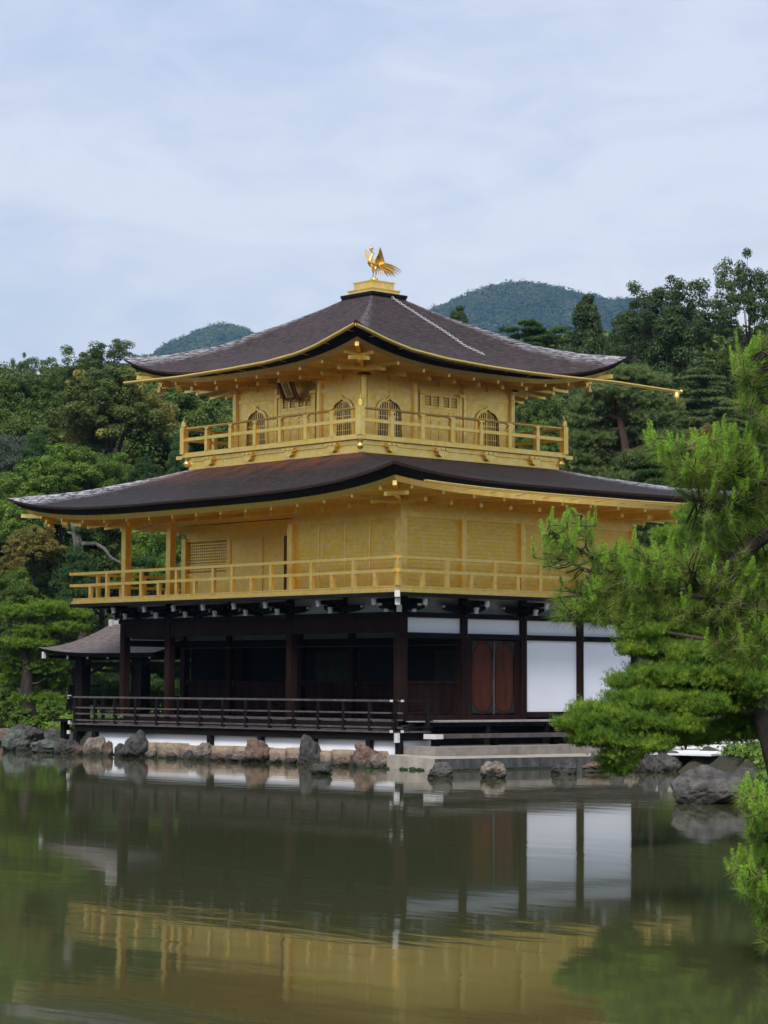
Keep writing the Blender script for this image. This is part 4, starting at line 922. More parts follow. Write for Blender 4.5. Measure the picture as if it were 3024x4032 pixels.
ROCKS = [ # U, V of water line, half width px, height px, material, label
 (60, 2955, 50, 78, 2, 'rounded grey green boulder at the far left edge of the shore'), (95, 2938, 70, 78, 1, 'dark jagged boulder below the leaning pine trunk'), (180, 2962, 75, 50, 2, 'low green tinted rock lying at the water below the pines'),
 (272, 2968, 52, 68, 1, 'dark ridged rock under the left corner post'), (318, 2968, 18, 42, 3, 'small brown stacked rock left of the tall tan stone'), (372, 2972, 42, 92, 5, 'tall tan upright stone carrying the left veranda post'),
 (432, 2966, 26, 52, 3, 'reddish brown rock between the tan stone and a grey one'), (476, 2965, 24, 48, 1, 'small grey rock right of the reddish one'), (537, 2985, 58, 105, 1, 'large dark pointed rock where the white plaster begins'),
 (806, 2988, 46, 68, 5, 'grey tan stone under the third veranda post'), (1015, 3008, 60, 92, 3, 'broad brown grey stone under the middle veranda post'), (950, 3002, 38, 40, 5, 'small tan rubble stone left of the broad brown one'),
 (1215, 3018, 52, 105, 1, 'tall dark upright rock in front of the plaster band'), (1272, 3048, 50, 42, 1, 'low dark rock standing in the water beside the tall dark one'), (1452, 3022, 62, 100, 3, 'brown cone shaped rock near the front corner post'), (1500, 3026, 38, 52, 5, 'tan split rock leaning on the end of the platform'),
 (1736, 3062, 56, 58, 4, 'pale lichen covered rock in the water at the front of the platform'), (1945, 3062, 54, 58, 5, 'flat topped grey brown rock in the water halfway along the platform'), (2218, 3046, 50, 52, 1, 'dark squarish rock in the water at the right end of the platform'), (2345, 3040, 60, 40, 3, 'low brown rock partly under the spreading pine'),
 (2560, 3040, 45, 65, 1, 'dark upright rock on the bank left of the white speckled ones'), (2620, 3036, 55, 95, 4, 'white speckled craggy rock on the right bank'), (2725, 3022, 30, 60, 5, 'small pale square rock on the right bank'), (2790, 3025, 60, 80, 1, 'dark rounded rock on the right bank below the white gravel'),
 (2960, 3000, 55, 60, 4, 'grey rock in the greenery at the right bank'), (2800, 3160, 148, 138, 4, 'big grey boulder with lichen streaks standing in the pond'), (2930, 3150, 75, 120, 1, 'dark shoulder of rock behind the big lichen boulder'), (3020, 3140, 75, 95, 4, 'pinkish grey rock at the right edge of the pond'),
 (20, 2930, 40, 60, 3, 'brown rock on the far left bank'),
 (600, 2990, 24, 30, 5, 'small tan stone right of the large dark pointed rock'), (680, 2992, 22, 24, 3, 'tiny brown stone at the foot of the left part of the tan wall'), (745, 2996, 28, 34, 1, 'small dark stone left of the grey tan one under the third post'), (865, 3000, 30, 32, 3, 'small brown stone right of the grey tan one under the third post'), (905, 3004, 22, 26, 1, 'small dark stone left of the tan rubble'), (1085, 3012, 28, 30, 5, 'small tan stone right of the broad brown one'), (1150, 3014, 24, 26, 1, 'tiny dark stone between the broad brown rock and the tall dark one'), (1350, 3024, 36, 34, 3, 'low brown stone left of the cone shaped rock'), (1395, 3026, 24, 44, 1, 'dark wedge of stone at the left foot of the cone shaped rock'),
 (2430, 3042, 40, 46, 1, 'dark rock under the drooping tip of the spreading pine'), (2490, 3040, 36, 54, 5, 'grey rock beside the dark one under the spreading pine'), (2680, 3034, 34, 44, 1, 'low dark rock between the speckled and the small pale square rock'), (2860, 3030, 50, 60, 3, 'brown rock half hidden behind the big lichen boulder'), (215, 2925, 70, 60, 1, 'dark earthy rock behind the green tinted one')]
for i, (U, V, hw, hp, m_, lab) in enumerate(ROCKS):
    d = (1.8295-WZ)*FOC/(V-hor(U))
    if 280 < U < 1520 and V < 3040:          # rocks that carry the veranda posts stand in a line along its front
        D = ray(U, V); d = (-1.28-CAM[1])/D[1]
    p = CAM+ray(U, hor(U))*d; w_ = hw*d/FOC; h_ = hp*d/FOC
    rock(p[0], p[1], WZ+h_*.28, (w_*1.12, w_*.85, h_*.80), 40+i, m_, lab, FR, 'rocks along the pond edge', sub=6 if hw > 100 else 5, **(dict(rough=.22) if hw > 100 else {}))
# moss hanging in the joints at the waterline
b = MB(); r_ = random.Random(9)
for k in range(130):
    x = r_.uniform(-9, 3.2); y = -1.27 if x < .8 else -1.85
    if x < .8 or r_.random() < .3:
        b.add(*[[tuple(np.array(v)+np.array((x, y+.02, WZ+.02))) for v in stone_geo((r_.uniform(.06, .2), .06, r_.uniform(.03, .07)), 300+k, sub=1)[0]], stone_geo((1, 1, 1), 1, sub=1)[1]])
tag(b.build('moss', mat('moss', (.020, .040, .010), .95, var=.5, vscale=12), None, True), 'dark green moss along the foot of the tan stone wall', 'moss', kind='stuff')
# white raked gravel on the right bank
b = MB(); gp = []
for U, V in ((2560, 2962), (2640, 2930), (2800, 2905), (3060, 2897), (3300, 2897), (3300, 2946), (3020, 2950), (2800, 2968)):
    D = ray(U, V); q = CAM+D*((.30-CAM[2])/D[2]); gp.append((q[0], q[1]))
k = len(gp); b.add([(x, y, .29) for x, y in gp]+[(x, y, .245) for x, y in gp], [tuple(range(k))]+[(i, (i+1) % k, k+(i+1) % k, k+i) for i in range(k)])
tag(b.build('gravel_court', mat('white_gravel', (.72, .72, .72), .95, var=.08, vscale=40, bump=.4, bscale=60)), 'patch of white raked gravel on the right bank', 'gravel', kind='structure')
# ------------------------------------------------------------------ vegetation
BARK = mat('bark', (.035, .026, .022), .95, var=.5, vscale=6, bump=.8, bscale=12, stretch=(1,1,.3))
BARKG = mat('grey_bark', (.12, .11, .105), .95, var=.4, vscale=6, bump=.6, bscale=14)
BARKR = mat('reddish_bark', (.075, .042, .034), .95, var=.4, vscale=5, bump=.7, bscale=12, stretch=(1,1,.4))
L_DARK = leaf_mat('dark_broadleaf', (.034, .072, .014), (.105, .165, .032), (.15, .205, .042))
L_MID = leaf_mat('green_broadleaf', (.052, .115, .016), (.15, .25, .036), (.20, .30, .045))
L_YEL = leaf_mat('yellow_new_growth', (.05, .085, .018), (.115, .145, .034), (.33, .29, .075), blotch=1.1)
L_MAP = leaf_mat('bronze_maple', (.15, .135, .03), (.27, .21, .055), (.11, .15, .03))
L_GRY = leaf_mat('grey_green_leaf', (.06, .085, .055), (.13, .16, .11), (.05, .09, .035))
L_CED = leaf_mat('dark_conifer', (.023, .055, .016), (.07, .115, .034), (.085, .135, .036), trans=.25)
L_PIN = leaf_mat('pine_needles', (.026, .068, .018), (.075, .15, .036), (.11, .20, .04), trans=.25, blotch=3.0)
L_PINB = leaf_mat('bright_pine_needles', (.065, .155, .016), (.19, .34, .034), (.27, .40, .04), trans=.3, blotch=3.5)
L_PINF = leaf_mat('pale_pine_needles', (.068, .118, .034), (.165, .235, .075), (.21, .27, .095), trans=.25, blotch=2.5)  # pale grey green needle colour
L_NEAR = leaf_mat('near_needles', (.10, .205, .028), (.30, .45, .065), (.38, .45, .11), trans=.48, blotch=4.0)
L_CAND = leaf_mat('new_candles', (.28, .54, .05), (.52, .76, .13), None, trans=.48)
L_DRY = leaf_mat('dry_needles', (.16, .11, .04), (.26, .19, .075), None, trans=.1)
L_HILL = leaf_mat('hill_trees', (.016, .045, .016), (.05, .10, .03), (.075, .12, .04), trans=.2, blotch=.02)

def unit(v): return v/(np.linalg.norm(v, axis=-1, keepdims=True)+1e-9)
def leaf_quads(P, nrm, size, asp, g):
    n = len(P); a = unit(np.cross(nrm, g.normal(size=(n, 3)))); b = unit(np.cross(nrm, a)); s = size*g.uniform(.65, 1.35, (n, 1))
    V = np.stack([P-a*s, P+b*s*asp-nrm*s*.15, P+a*s, P-b*s*asp-nrm*s*.15], 1).reshape(-1, 3)
    return V, np.arange(4*n).reshape(n, 4)
def needle_tris(P, D, width, g):
    n = len(P); s = unit(np.cross(D, g.normal(size=(n, 3))))*width/2
    V = np.stack([P-s, P+s, P+D], 1).reshape(-1, 3)
    return V, np.arange(3*n).reshape(n, 3)
def blob_pts(c, r, n, g, top=.35):
    d = unit(g.normal(size=(n, 3))); d[:, 2] = np.where(g.random(n) < top, np.abs(d[:, 2]), d[:, 2])
    q = g.uniform(.25, 1.0, (n, 1))**.5
    return np.array(c)+d*q*np.array(r), d
def tufts(P, g, length, width, per, up=.7, spread=.9):
    "needle tufts at points P"
    n = len(P); ax = unit(g.normal(size=(n, 3))*spread*.5+np.array((0, 0, up)))
    D = unit(np.repeat(ax, per, 0)+g.normal(size=(n*per, 3))*spread)*length*g.uniform(.7, 1.2, (n*per, 1))
    return needle_tris(np.repeat(P, per, 0), D, width, g)

def crown_broad(g, nb, per, leaf, H=1.0, flat=1.0, asp=.55, brad=(.10, .21), spread=1.0):
    "unit crown: radius about 1, from z=0 to z=2"
    Vs, k = [], 0; P_, D_ = [], []; cents = []
    for i in range(nb):
        d = unit(g.normal(size=3)); d[2] = abs(d[2])*1.0-.35*(g.random() < .5); r0 = g.uniform(.45, .98)
        c = np.array((d[0]*r0*spread, d[1]*r0*spread, 1+d[2]*r0*flat)); br = g.uniform(*brad)
        p, q = blob_pts(c, (br, br, br*.72), per, g); P_.append(p); D_.append(unit(q+np.array((0, 0, .45))+g.normal(size=q.shape)*.45)); cents.append(c)
    V, F_ = leaf_quads(np.concatenate(P_), np.concatenate(D_), leaf, asp, g)
    return V, F_, cents
def trunk_geo(cents, g, top=1.0, r=.045, nl=9, base=-1.2):
    b = MB(); b.tube([(0, 0, base), (.03, .0, base*.5), (-.02, .02, .1), (.01, 0, top*.7), (0, 0, top*1.35)], [r*1.4, r*1.1, r, r*.7, r*.2], 8)
    for c in list(cents)[::max(1, len(cents)//nl)][:nl]:
        z0 = g.uniform(.0, .8); b.tube([(0, 0, z0), tuple(np.array(c)*.5+np.array((0, 0, z0*.25))), tuple(c)], [r*.5, r*.32, r*.1], 5)
    return b
KINDS = {}
def kind(name, obname, V, F_, lm, tb, bm_):
    r = empty(obname); np_mesh('crown', V, F_, lm, r); tb.build('trunk', bm_, r, True); KINDS[name] = [r, False]
g = np.random.default_rng(11)
for nm, lm, nb, per, lf, sp in (('dark', L_DARK, 330, 150, .025, 1.0), ('dark2', L_DARK, 280, 170, .024, 1.0), ('mid', L_MID, 300, 150, .024, 1.0), ('grey', L_GRY, 200, 130, .022, 1.0), ('maple', L_MAP, 150, 140, .030, 1.0), ('bush', L_MID, 110, 130, .035, 1.0)):
    V, F_, ce = crown_broad(g, nb, per, lf, spread=sp); kind(nm, 'bush' if nm == 'bush' else 'maple_tree' if nm == 'maple' else 'broadleaf_tree', V, F_, lm, trunk_geo(ce, g), BARK)
# chinquapin: pale new growth standing up at the tips of the clumps
V1, F1, ce = crown_broad(g, 300, 160, .024, brad=(.09, .17)); P_ = []
kind('yellow', 'broadleaf_tree', V1, F1, L_YEL, trunk_geo(ce, g), BARK)
# lacy tall tree: small clumps on visible limbs, sky between
V1, F1, ce = crown_broad(g, 120, 170, .020, flat=1.05, brad=(.09, .17)); sm = []
for i, c in enumerate(ce): pass
kind('lacy', 'tall_tree', V1, F1, L_CED, trunk_geo(ce, g, r=.03, nl=24), BARK)
# cedar: clumps on a cone
P_, D_, ce = [], [], []
for i in range(120):
    h = g.random()**1.25; a = g.uniform(0, 2*math.pi); rr = (1-h)*.95*g.uniform(.45, 1.0)+.05; c = np.array((rr*math.cos(a), rr*math.sin(a), .05+h*1.9)); br = .11+.13*(1-h)
    p, q = blob_pts(c, (br, br, br*.8), 230, g); P_.append(p); D_.append(unit(q+np.array((0, 0, .3))+g.normal(size=q.shape)*.5)); ce.append(c)
V, F_ = leaf_quads(np.concatenate(P_), np.concatenate(D_), .022, .45, g); kind('cedar', 'conifer_tree', V, F_, L_CED, trunk_geo(ce, g, r=.035), BARK)
# layered pine seen far away
def pad_pine(g, npad, per, nl, nw, lm, nm, bm_, rad=(.28, .42), low=.1):
    P_, ce = [], []
    for i in range(npad):
        h = low+(1-low)*g.random(); a = g.uniform(0, 2*math.pi); rmax = .95*(1-.55*h**2); rr = rmax*g.uniform(.3, .85) if h < .93 else .2*g.random(); c = np.array((rr*math.cos(a), rr*math.sin(a), h*1.85)); br = g.uniform(*rad)*(1-.35*h)
        p, q = blob_pts(c, (br, br, br*.24), per, g, top=.8); P_.append(p); ce.append(c-np.array((0, 0, .04)))
    V, F_ = tufts(np.concatenate(P_), g, nl, nw, 6, up=.8, spread=.6); kind(nm, 'pine_tree', V, F_, lm, trunk_geo(ce, g, top=1.3, r=.03, nl=16), bm_)
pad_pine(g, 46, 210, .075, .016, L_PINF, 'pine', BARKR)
pad_pine(g, 40, 230, .085, .018, L_PIN, 'pine2', BARK)
# young pine with upright shoots
P_, ce = [], []; U_ = []
for i in range(70):
    h = g.random(); a = g.uniform(0, 2*math.pi); rr = .9*(1-.8*h)*g.uniform(.3, 1); c = np.array((rr*math.cos(a), rr*math.sin(a), h*1.6)); p, q = blob_pts(c, (.2, .2, .12), 90, g); P_.append(p); ce.append(c)
    for k in range(4): s_ = c+g.normal(size=3)*.08; U_.append(np.stack([s_+np.array((0, 0, z)) for z in np.linspace(0, .34, 14)]))
V, F_ = tufts(np.concatenate(P_), g, .10, .016, 6, up=.9, spread=.55); up_ = np.concatenate(U_); V2, F2 = tufts(up_, g, .065, .018, 4, up=1.1, spread=.5)
kind('young', 'young_pine', np.concatenate([V, V2]), np.concatenate([F_, F2+len(V)]), leaf_mat('soft_pine_needles', (.03, .08, .022), (.09, .17, .05), (.06, .13, .045), trans=.25), trunk_geo(ce, g, r=.02), BARK)

def plant(kd, U, d, Vtop, Vbot, wpx, label, cat='tree', group=None, rz=None):
    r, used = KINDS[kd]
    o = copy_tree(r) if used else r; KINDS[kd][1] = True
    zt = zat(U, Vtop, d); zb = zat(U, Vbot, d); p = CAM+ray(U, hor(U))*d; w = wpx*d/FOC/2
    # the crown spans 0..2 of its own height; the trunk goes on 1.2 below it
    sz = (zt-zb)/2.0; o.location = (p[0], p[1], zb); o.scale = (w, w, sz); o.rotation_euler = (0, 0, rz if rz is not None else (U*.37+d) % 6.28)
    tag(o, label, cat, group); return o
GL, GR = 'trees on the left shore and slope', 'trees on the right slope'
T = [
 ('lacy', 75, 128, 1360, 1640, 150, 'thin spiky tree standing above the others at the far left skyline', GL), ('dark', 10, 124, 1425, 1760, 330, 'dark rounded tree at the far left edge below the spiky one', GL), ('dark2', 215, 126, 1400, 1720, 300, 'dark tree filling the skyline between the spiky tree and the domed one', GL),
 ('lacy', 400, 120, 1300, 1620, 370, 'domed tree with airy twigs rising highest on the left skyline', GL), ('dark', 300, 122, 1390, 1760, 300, 'dark tree under the airy dome at the left skyline', GL), ('dark2', 545, 118, 1390, 1740, 260, 'dark tree peeping out behind the left tip of the upper roof', GL), ('yellow', 425, 104, 1425, 1860, 470, 'yellow tipped broadleaf tree left of the top storey', GL),
 ('dark', 660, 112, 1480, 1900, 420, 'dark tree right behind the left side of the top balcony', GL), ('dark2', 130, 112, 1560, 1960, 400, 'dark tree left of the yellow tipped one', GL), ('grey', 30, 100, 1660, 2000, 300, 'silvery green leafy tree at the left edge', GL), ('young', 130, 97, 1680, 1860, 200, 'pale young pine with upright shoots above the rounded green trees on the left', GL), 
 ('mid', 230, 96, 1735, 2010, 330, 'rounded mid green tree above the left part of the lower roof', GL), ('mid', 420, 97, 1760, 2040, 260, 'mid green tree just above the lower roof, beside the upright pines', GL), ('young', 560, 96, 1790, 1990, 240, 'upright soft green pine below the yellow tipped tree', GL), ('young', 700, 95, 1700, 1960, 200, 'tall soft pine behind the left corner post of the top balcony', GL), ('mid', 90, 95, 1840, 2110, 330, 'green tree at the left edge above the tip of the lower roof', GL),
 ('mid', 60, 93, 1950, 2200, 260, 'dark green tree behind the bronze maple', GL), ('maple', 125, 88, 2045, 2290, 230, 'bronze yellow maple below the tip of the lower roof', GL), ('maple', 40, 90, 2170, 2360, 120, 'smaller bronze maple at the far left edge', GL), ('young', 300, 87, 2135, 2400, 270, 'blue green young pine left of the gold railing', GL), ('mid', 40, 86, 2230, 2440, 190, 'bright green bush at the far left edge above the trimmed pines', GL),
 ('dark', 400, 98, 2000, 2420, 380, 'dark broadleaf tree seen through the gold columns of the open veranda', GL), ('mid', 610, 96, 2010, 2400, 260, 'green tree seen between the two free standing gold columns', GL), ('dark2', 210, 97, 2080, 2460, 380, 'dark tree in the shade behind the blue green pine', GL), ('dark', 660, 104, 2050, 2500, 380, 'dark tree behind the veranda nearest the gold lattice window', GL),
 ('dark2', 120, 100, 2380, 2800, 420, 'dark tree behind the trimmed pines on the left bank', GL), ('mid', 420, 98, 2500, 2860, 300, 'green tree seen under the brown roof of the small pavilion', GL), ('mid', 620, 97, 2540, 2860, 280, 'green tree seen between the dark ground floor columns', GL), ('dark', 330, 105, 2380, 2800, 360, 'shaded tree behind the small open pavilion', GL),
 ('bush', 90, 84, 2770, 2900, 110, 'low bright bush by the leaning trunk on the left bank', GL), ('bush', 205, 83, 2750, 2890, 130, 'leafy bush right of the leaning pine trunk', GL), ('bush', 30, 85, 2700, 2880, 150, 'dark bush at the far left of the bank', GL), ('bush', 470, 88, 2640, 2860, 190, 'low green bush behind the small pavilion railing', GL), ('bush', 640, 88, 2650, 2860, 190, 'low green bush beyond the left ground floor columns', GL),
 # right
 ('lacy', 2960, 112, 945, 1500, 370, 'tallest tree with open crown at the right edge of the skyline', GR), ('lacy', 2500, 116, 1190, 1560, 260, 'airy tree between the pointed conifer and the tall lacy one', GR), ('lacy', 2640, 108, 1035, 1500, 420, 'tall tree with lacy crown left of the tallest one on the right', GR), ('dark', 2990, 116, 1300, 1800, 360, 'dark tree in front of the tallest one at the right edge', GR), ('cedar', 2650, 106, 1190, 1760, 560, 'broad dark conifer under the lacy crown on the right', GR), ('cedar', 2310, 118, 1145, 1620, 380, 'pointed dark conifer standing against the blue hill', GR), ('cedar', 2460, 122, 1225, 1700, 380, 'dark conifer between the pointed one and the lacy tree', GR),
 ('pine2', 2080, 125, 1235, 1480, 300, 'flat topped pine left of the pointed conifer on the right', GR), ('pine2', 2200, 128, 1260, 1520, 220, 'small pine touching the pointed conifer', GR), ('cedar', 1800, 130, 1190, 1420, 250, 'dark tree peeping over the right roof slope below the blue hill', GR), ('cedar', 2190, 110, 1380, 1800, 320, 'dark conifer behind the right end of the upper roof', GR), ('dark', 2130, 104, 1520, 1860, 230, 'dark tree right behind the top storey', GR), ('mid', 2110, 98, 1640, 1850, 170, 'bright tree behind the right end of the top railing', GR), 
 ('dark2', 2500, 112, 1480, 1960, 460, 'dark broadleaf tree behind the red trunked pine', GR), ('pine2', 2820, 104, 1540, 1980, 420, 'dark tiered pine behind the layered pine on the right', GR), ('pine', 2760, 90, 1430, 1700, 340, 'layered pine at the right with pale flat tiers', GR), ('maple', 2795, 80, 1650, 1760, 90, 'small rust coloured maple behind the near pine shoots', GR), ('maple', 2720, 82, 1670, 1780, 80, 'small brown maple left of the rust coloured one', GR), ('pine', 2880, 84, 1560, 1800, 280, 'pale pine behind the near pine shoots at the right', GR),
 ('mid', 2250, 92, 1760, 2060, 260, 'green tree just above the right part of the lower roof', GR), ('pine2', 2600, 76, 1790, 2120, 330, 'dark pine behind the right end of the lower roof', GR), ('dark2', 2560, 88, 1960, 2420, 360, 'dark tree seen under the right end of the lower eaves', GR), ('pine2', 2950, 86, 1980, 2500, 420, 'dark pine behind the near pine at the right edge', GR), ('dark2', 2800, 84, 2420, 2860, 420, 'dark tree behind the spreading pine on the right bank', GR), ('dark', 3010, 78, 2600, 2900, 300, 'dark tree at the right edge above the gravel', GR), ('bush', 2830, 66, 2820, 2925, 240, 'low bright bush along the white gravel', GR), ('bush', 2960, 56, 2975, 3070, 120, 'green bush among the rocks of the right bank', GR), ('bush', 2700, 60, 2860, 2980, 160, 'dark low bush under the spreading pine', GR), ('mid', 2650, 80, 2640, 2900, 300, 'green tree glimpsed behind the spreading pine', GR),
]
for kd, U, d, vt, vb, w_, lab, gr in T: plant(kd, U, d, vt, vb+(0 if kd in ('bush','maple','young','pine') else 60), w_*1.12, lab, 'bush' if kd == 'bush' else 'tree', gr)
# trees behind the building and beyond the frame that close the view from the side
for i, (kd, U, d, vt, vb, w_) in enumerate([('dark', 900, 118, 1560, 2000, 420), ('dark2', 1250, 120, 1580, 2000, 420), ('dark', 1600, 120, 1560, 2000, 420), ('dark2', 1900, 118, 1540, 1960, 420), ('dark', -200, 118, 1400, 1900, 420), ('dark2', -420, 112, 1420, 2000, 420), ('dark', 3250, 112, 1150, 1800, 420)]):
    plant(kd, U, d, vt, vb, w_, 'dark broadleaf tree on the slope behind, mostly hidden by the building or the frame', 'tree', 'screened trees on the slope')

# the wood behind, which reads as one dark mass between the trees
g = np.random.default_rng(77); P_, D_ = [], []
CAP = [(-900, 1560), (300, 1540), (700, 1520), (1900, 1440), (2300, 1330), (2700, 1330), (3400, 1250)]
for k in range(8200):
    U = g.uniform(-900, 3700) if k < 5200 else g.choice([g.uniform(-5000, -900), g.uniform(3700, 8000)]); d = g.uniform(126, 150); x, y = ground_at(U, d); z0 = land_z(U, d, x, y); z1 = zat(U, float(lerp_tab(U, CAP)), d); z = z0+(z1-z0)*g.random()**.8; r = g.uniform(.8, 1.7)
    p, q = blob_pts((x, y, z), (r, r, r*.8), 60, g); P_.append(p); D_.append(unit(q+np.array((0, 0, .4))+g.normal(size=q.shape)*.4))
V, F_ = leaf_quads(np.concatenate(P_), np.concatenate(D_), .26, .6, g); tag(np_mesh('wood', V, F_, L_DARK), 'dark dense wood on the slope behind all the single trees', 'wood', kind='stuff')
P_, D_ = [], []
for k in range(6600):
    U = g.choice([g.uniform(-500, 760), g.uniform(2300, 3500)]) if k < 2600 else g.uniform(3060, 5200); s_ = float(lerp_tab(U, SHORE)); d = s_+1.0+abs(g.normal())*9+(0 if U < 800 else 1) if k < 2600 else s_+.6+g.random()*42; x, y = ground_at(U, d)
    if U > 2500 and 56 < d < 72: continue
    if -19.5 < x < 3.6 and -2 < y < 9.5: continue
    z = land_z(U, d, x, y); r = g.uniform(.2, .5); p, q = blob_pts((x, y, z+.1), (r, r, r*.7), 46, g, top=.9); P_.append(p); D_.append(unit(q+np.array((0, 0, .5))+g.normal(size=q.shape)*.4))
V, F_ = leaf_quads(np.concatenate(P_), np.concatenate(D_), .07, .5, g); tag(np_mesh('undergrowth', V, F_, L_MID), 'low leafy undergrowth along both banks', 'undergrowth', kind='stuff')

# the trees that ring the near side of the pond, outside the frame
P_, D_ = [], []
for k in range(4200):
    a = g.uniform(0, 2*math.pi); r0 = g.uniform(56, 68); x, y = 5+r0*math.cos(a), -10+r0*math.sin(a); v_ = np.array((x, y, 1.83))-CAM; d = float(v_@FW); U = 1512+FOC*float(v_@RT)/d if d > 0 else 99999
    if d > -2.5 and (abs(U-1512) < 2500 or math.hypot(v_[0], v_[1]) < 6): continue
    if d > 118: continue
    z = .2+10.5*g.random()**.9*(.75+.25*math.sin(a*23)); r = g.uniform(1.0, 2.2); p, q = blob_pts((x, y, z), (r, r, r*.8), 44, g); P_.append(p); D_.append(unit(q+np.array((0, 0, .4))+g.normal(size=q.shape)*.4))
V, F_ = leaf_quads(np.concatenate(P_), np.concatenate(D_), .42, .6, g); tag(np_mesh('wood', V, F_, L_DARK), 'green wood closing the near banks of the pond outside the picture', 'wood', kind='stuff')

# pines shaped pad by pad
def pads_pine(name, pads, d, trunk, limbs, label, per, nl, nw, lm, bark, dz=.6, npt=7, group=None, thick=1.0, seed=1, sprig=.20, upw=.9, dens_=1.0):
    "pads: (U, V, rU, rV[, dd]) clumps of needles; trunk: [(U, V, radius)]; limbs: lists of (U, V, radius)"
    g = np.random.default_rng(seed); px = d/FOC; base = at(trunk[0][0], trunk[0][1], d); root = empty(name, tuple(base), 0, label, 'tree', group)
    P_ = []
    for q in pads:
        U, V, ru, rv = q[:4]; dd = q[4] if len(q) > 4 else 0.0
        ns = max(8, int(ru*rv*dens_*px*px*1600)); m_ = 13
        # a pad is many short twigs fanning out nearly level, each lined with tufts that stand up
        a_ = g.uniform(0, 2*math.pi, ns); q_ = np.sqrt(g.random(ns))*.85; uu = U+ru*q_*np.cos(a_); vv = V+rv*((g.random(ns)**1.3*1.7-.85)*(1-.45*q_)+.3*q_*q_)*thick+g.normal(size=ns)*rv*.16
        dpt = d+dd+ru*px*.8*q_*np.sin(a_)+g.normal(size=ns)*dz*.25
        c = CAM+(FW+RT*((uu-1512)/FOC)[:, None]-UP*((vv-2016)/FOC)[:, None])*dpt[:, None]-base
        an = a_+g.normal(size=ns)*.7; dr = np.stack([np.cos(an)*RT[0]+np.sin(an)*FW[0], np.cos(an)*RT[1]+np.sin(an)*FW[1], g.normal(size=ns)*.22+.10], 1)
        L_ = g.uniform(.5, 1.3, (ns, 1, 1))*sprig*2.2; t_ = np.linspace(-.5, .5, m_)[None, :, None]
        P_.append((c[:, None, :]+dr[:, None, :]*L_*t_+g.normal(size=(ns, m_, 3))*sprig*.10+np.array((0, 0, 1))*(.35*L_*t_*t_)).reshape(-1, 3))
    P_ = np.concatenate(P_); V_, F_ = tufts(P_, g, nl, nw, npt, up=upw, spread=.55)
    np_mesh('crown', V_, F_, lm, root)
    b = MB(); b.tube([at(u, v, d)-base for u, v, r_ in trunk], [r_ for u, v, r_ in trunk], 9); b.build('trunk', bark, root, True)
    for lb in limbs:
        b = MB(); b.tube([at(q[0], q[1], d+(q[3] if len(q) > 3 else 0))-base for q in lb], [q[2] for q in lb], 6); b.build('limb', bark, root, True)
    return root
pads_pine('pine_tree', [(60, 2415, 75, 30), (195, 2400, 85, 32), (125, 2487, 80, 26), (265, 2470, 95, 22), (15, 2535, 40, 18), (110, 2535, 120, 24), (140, 2620, 140, 40, .8), (60, 2590, 70, 25, .5), (150, 2755, 110, 26, .5), (225, 2600, 60, 40, 1.0), (60, 2680, 80, 30, 1.2), (190, 2680, 90, 30, 1.2), (310, 2420, 45, 18)], 84,
    [(140, 2885, .27), (118, 2800, .22), (105, 2700, .20), (108, 2640, .19), (100, 2590, .16), (105, 2520, .10), (110, 2440, .05)],
    [[(105, 2625, .10), (60, 2600, .08), (15, 2585, .05), (-20, 2590, .03)], [(110, 2612, .10), (160, 2605, .08), (205, 2585, .05), (225, 2570, .03)], [(108, 2695, .06), (150, 2690, .05), (180, 2670, .03)], [(106, 2530, .06), (180, 2500, .05), (260, 2485, .03)], [(290, 2440, .05), (320, 2455, .05), (345, 2430, .03)]],
    'bright green trimmed pine with flat tiers on the left bank, its trunk leaning', 330, .10, .013, L_PINB, BARK, group=GL, seed=3)
pads_pine('pine_tree', [(430, 2600, 120, 26), (560, 2630, 120, 26, 1), (480, 2680, 130, 26), (650, 2600, 110, 28), (620, 2700, 100, 26), (330, 2560, 80, 26), (400, 2740, 120, 26, 1), (700, 2650, 80, 40, 1)], 86, [(282, 2870, .30), (292, 2760, .26), (300, 2660, .24), (312, 2560, .20), (330, 2480, .1)],
    [[(300, 2680, .1), (360, 2650, .07), (430, 2610, .04)], [(310, 2600, .1), (400, 2640, .08), (520, 2650, .05), (640, 2620, .03)], [(300, 2700, .08), (420, 2700, .06), (560, 2690, .03)]],
    'thick trunked pine whose tiers show under the small brown roof', 300, .10, .013, L_PIN, BARK, group=GL, seed=4)
pads_pine('dead_tree', [(330, 2090, 40, 16), (560, 2215, 60, 18)], 92, [(310, 2420, .22), (305, 2250, .20), (308, 2150, .19), (298, 2080, .17), (285, 2030, .15)],
    [[(308, 2160, .12), (330, 2140, .10), (375, 2140, .08), (410, 2160, .08), (435, 2195, .07), (480, 2220, .06), (520, 2225, .03)], [(300, 2110, .08), (280, 2100, .06), (265, 2095, .04)]],
    'dark bare trunk with one pale crooked branch behind the gold veranda', 60, .12, .016, L_PIN, BARKG, group=GL, seed=5)
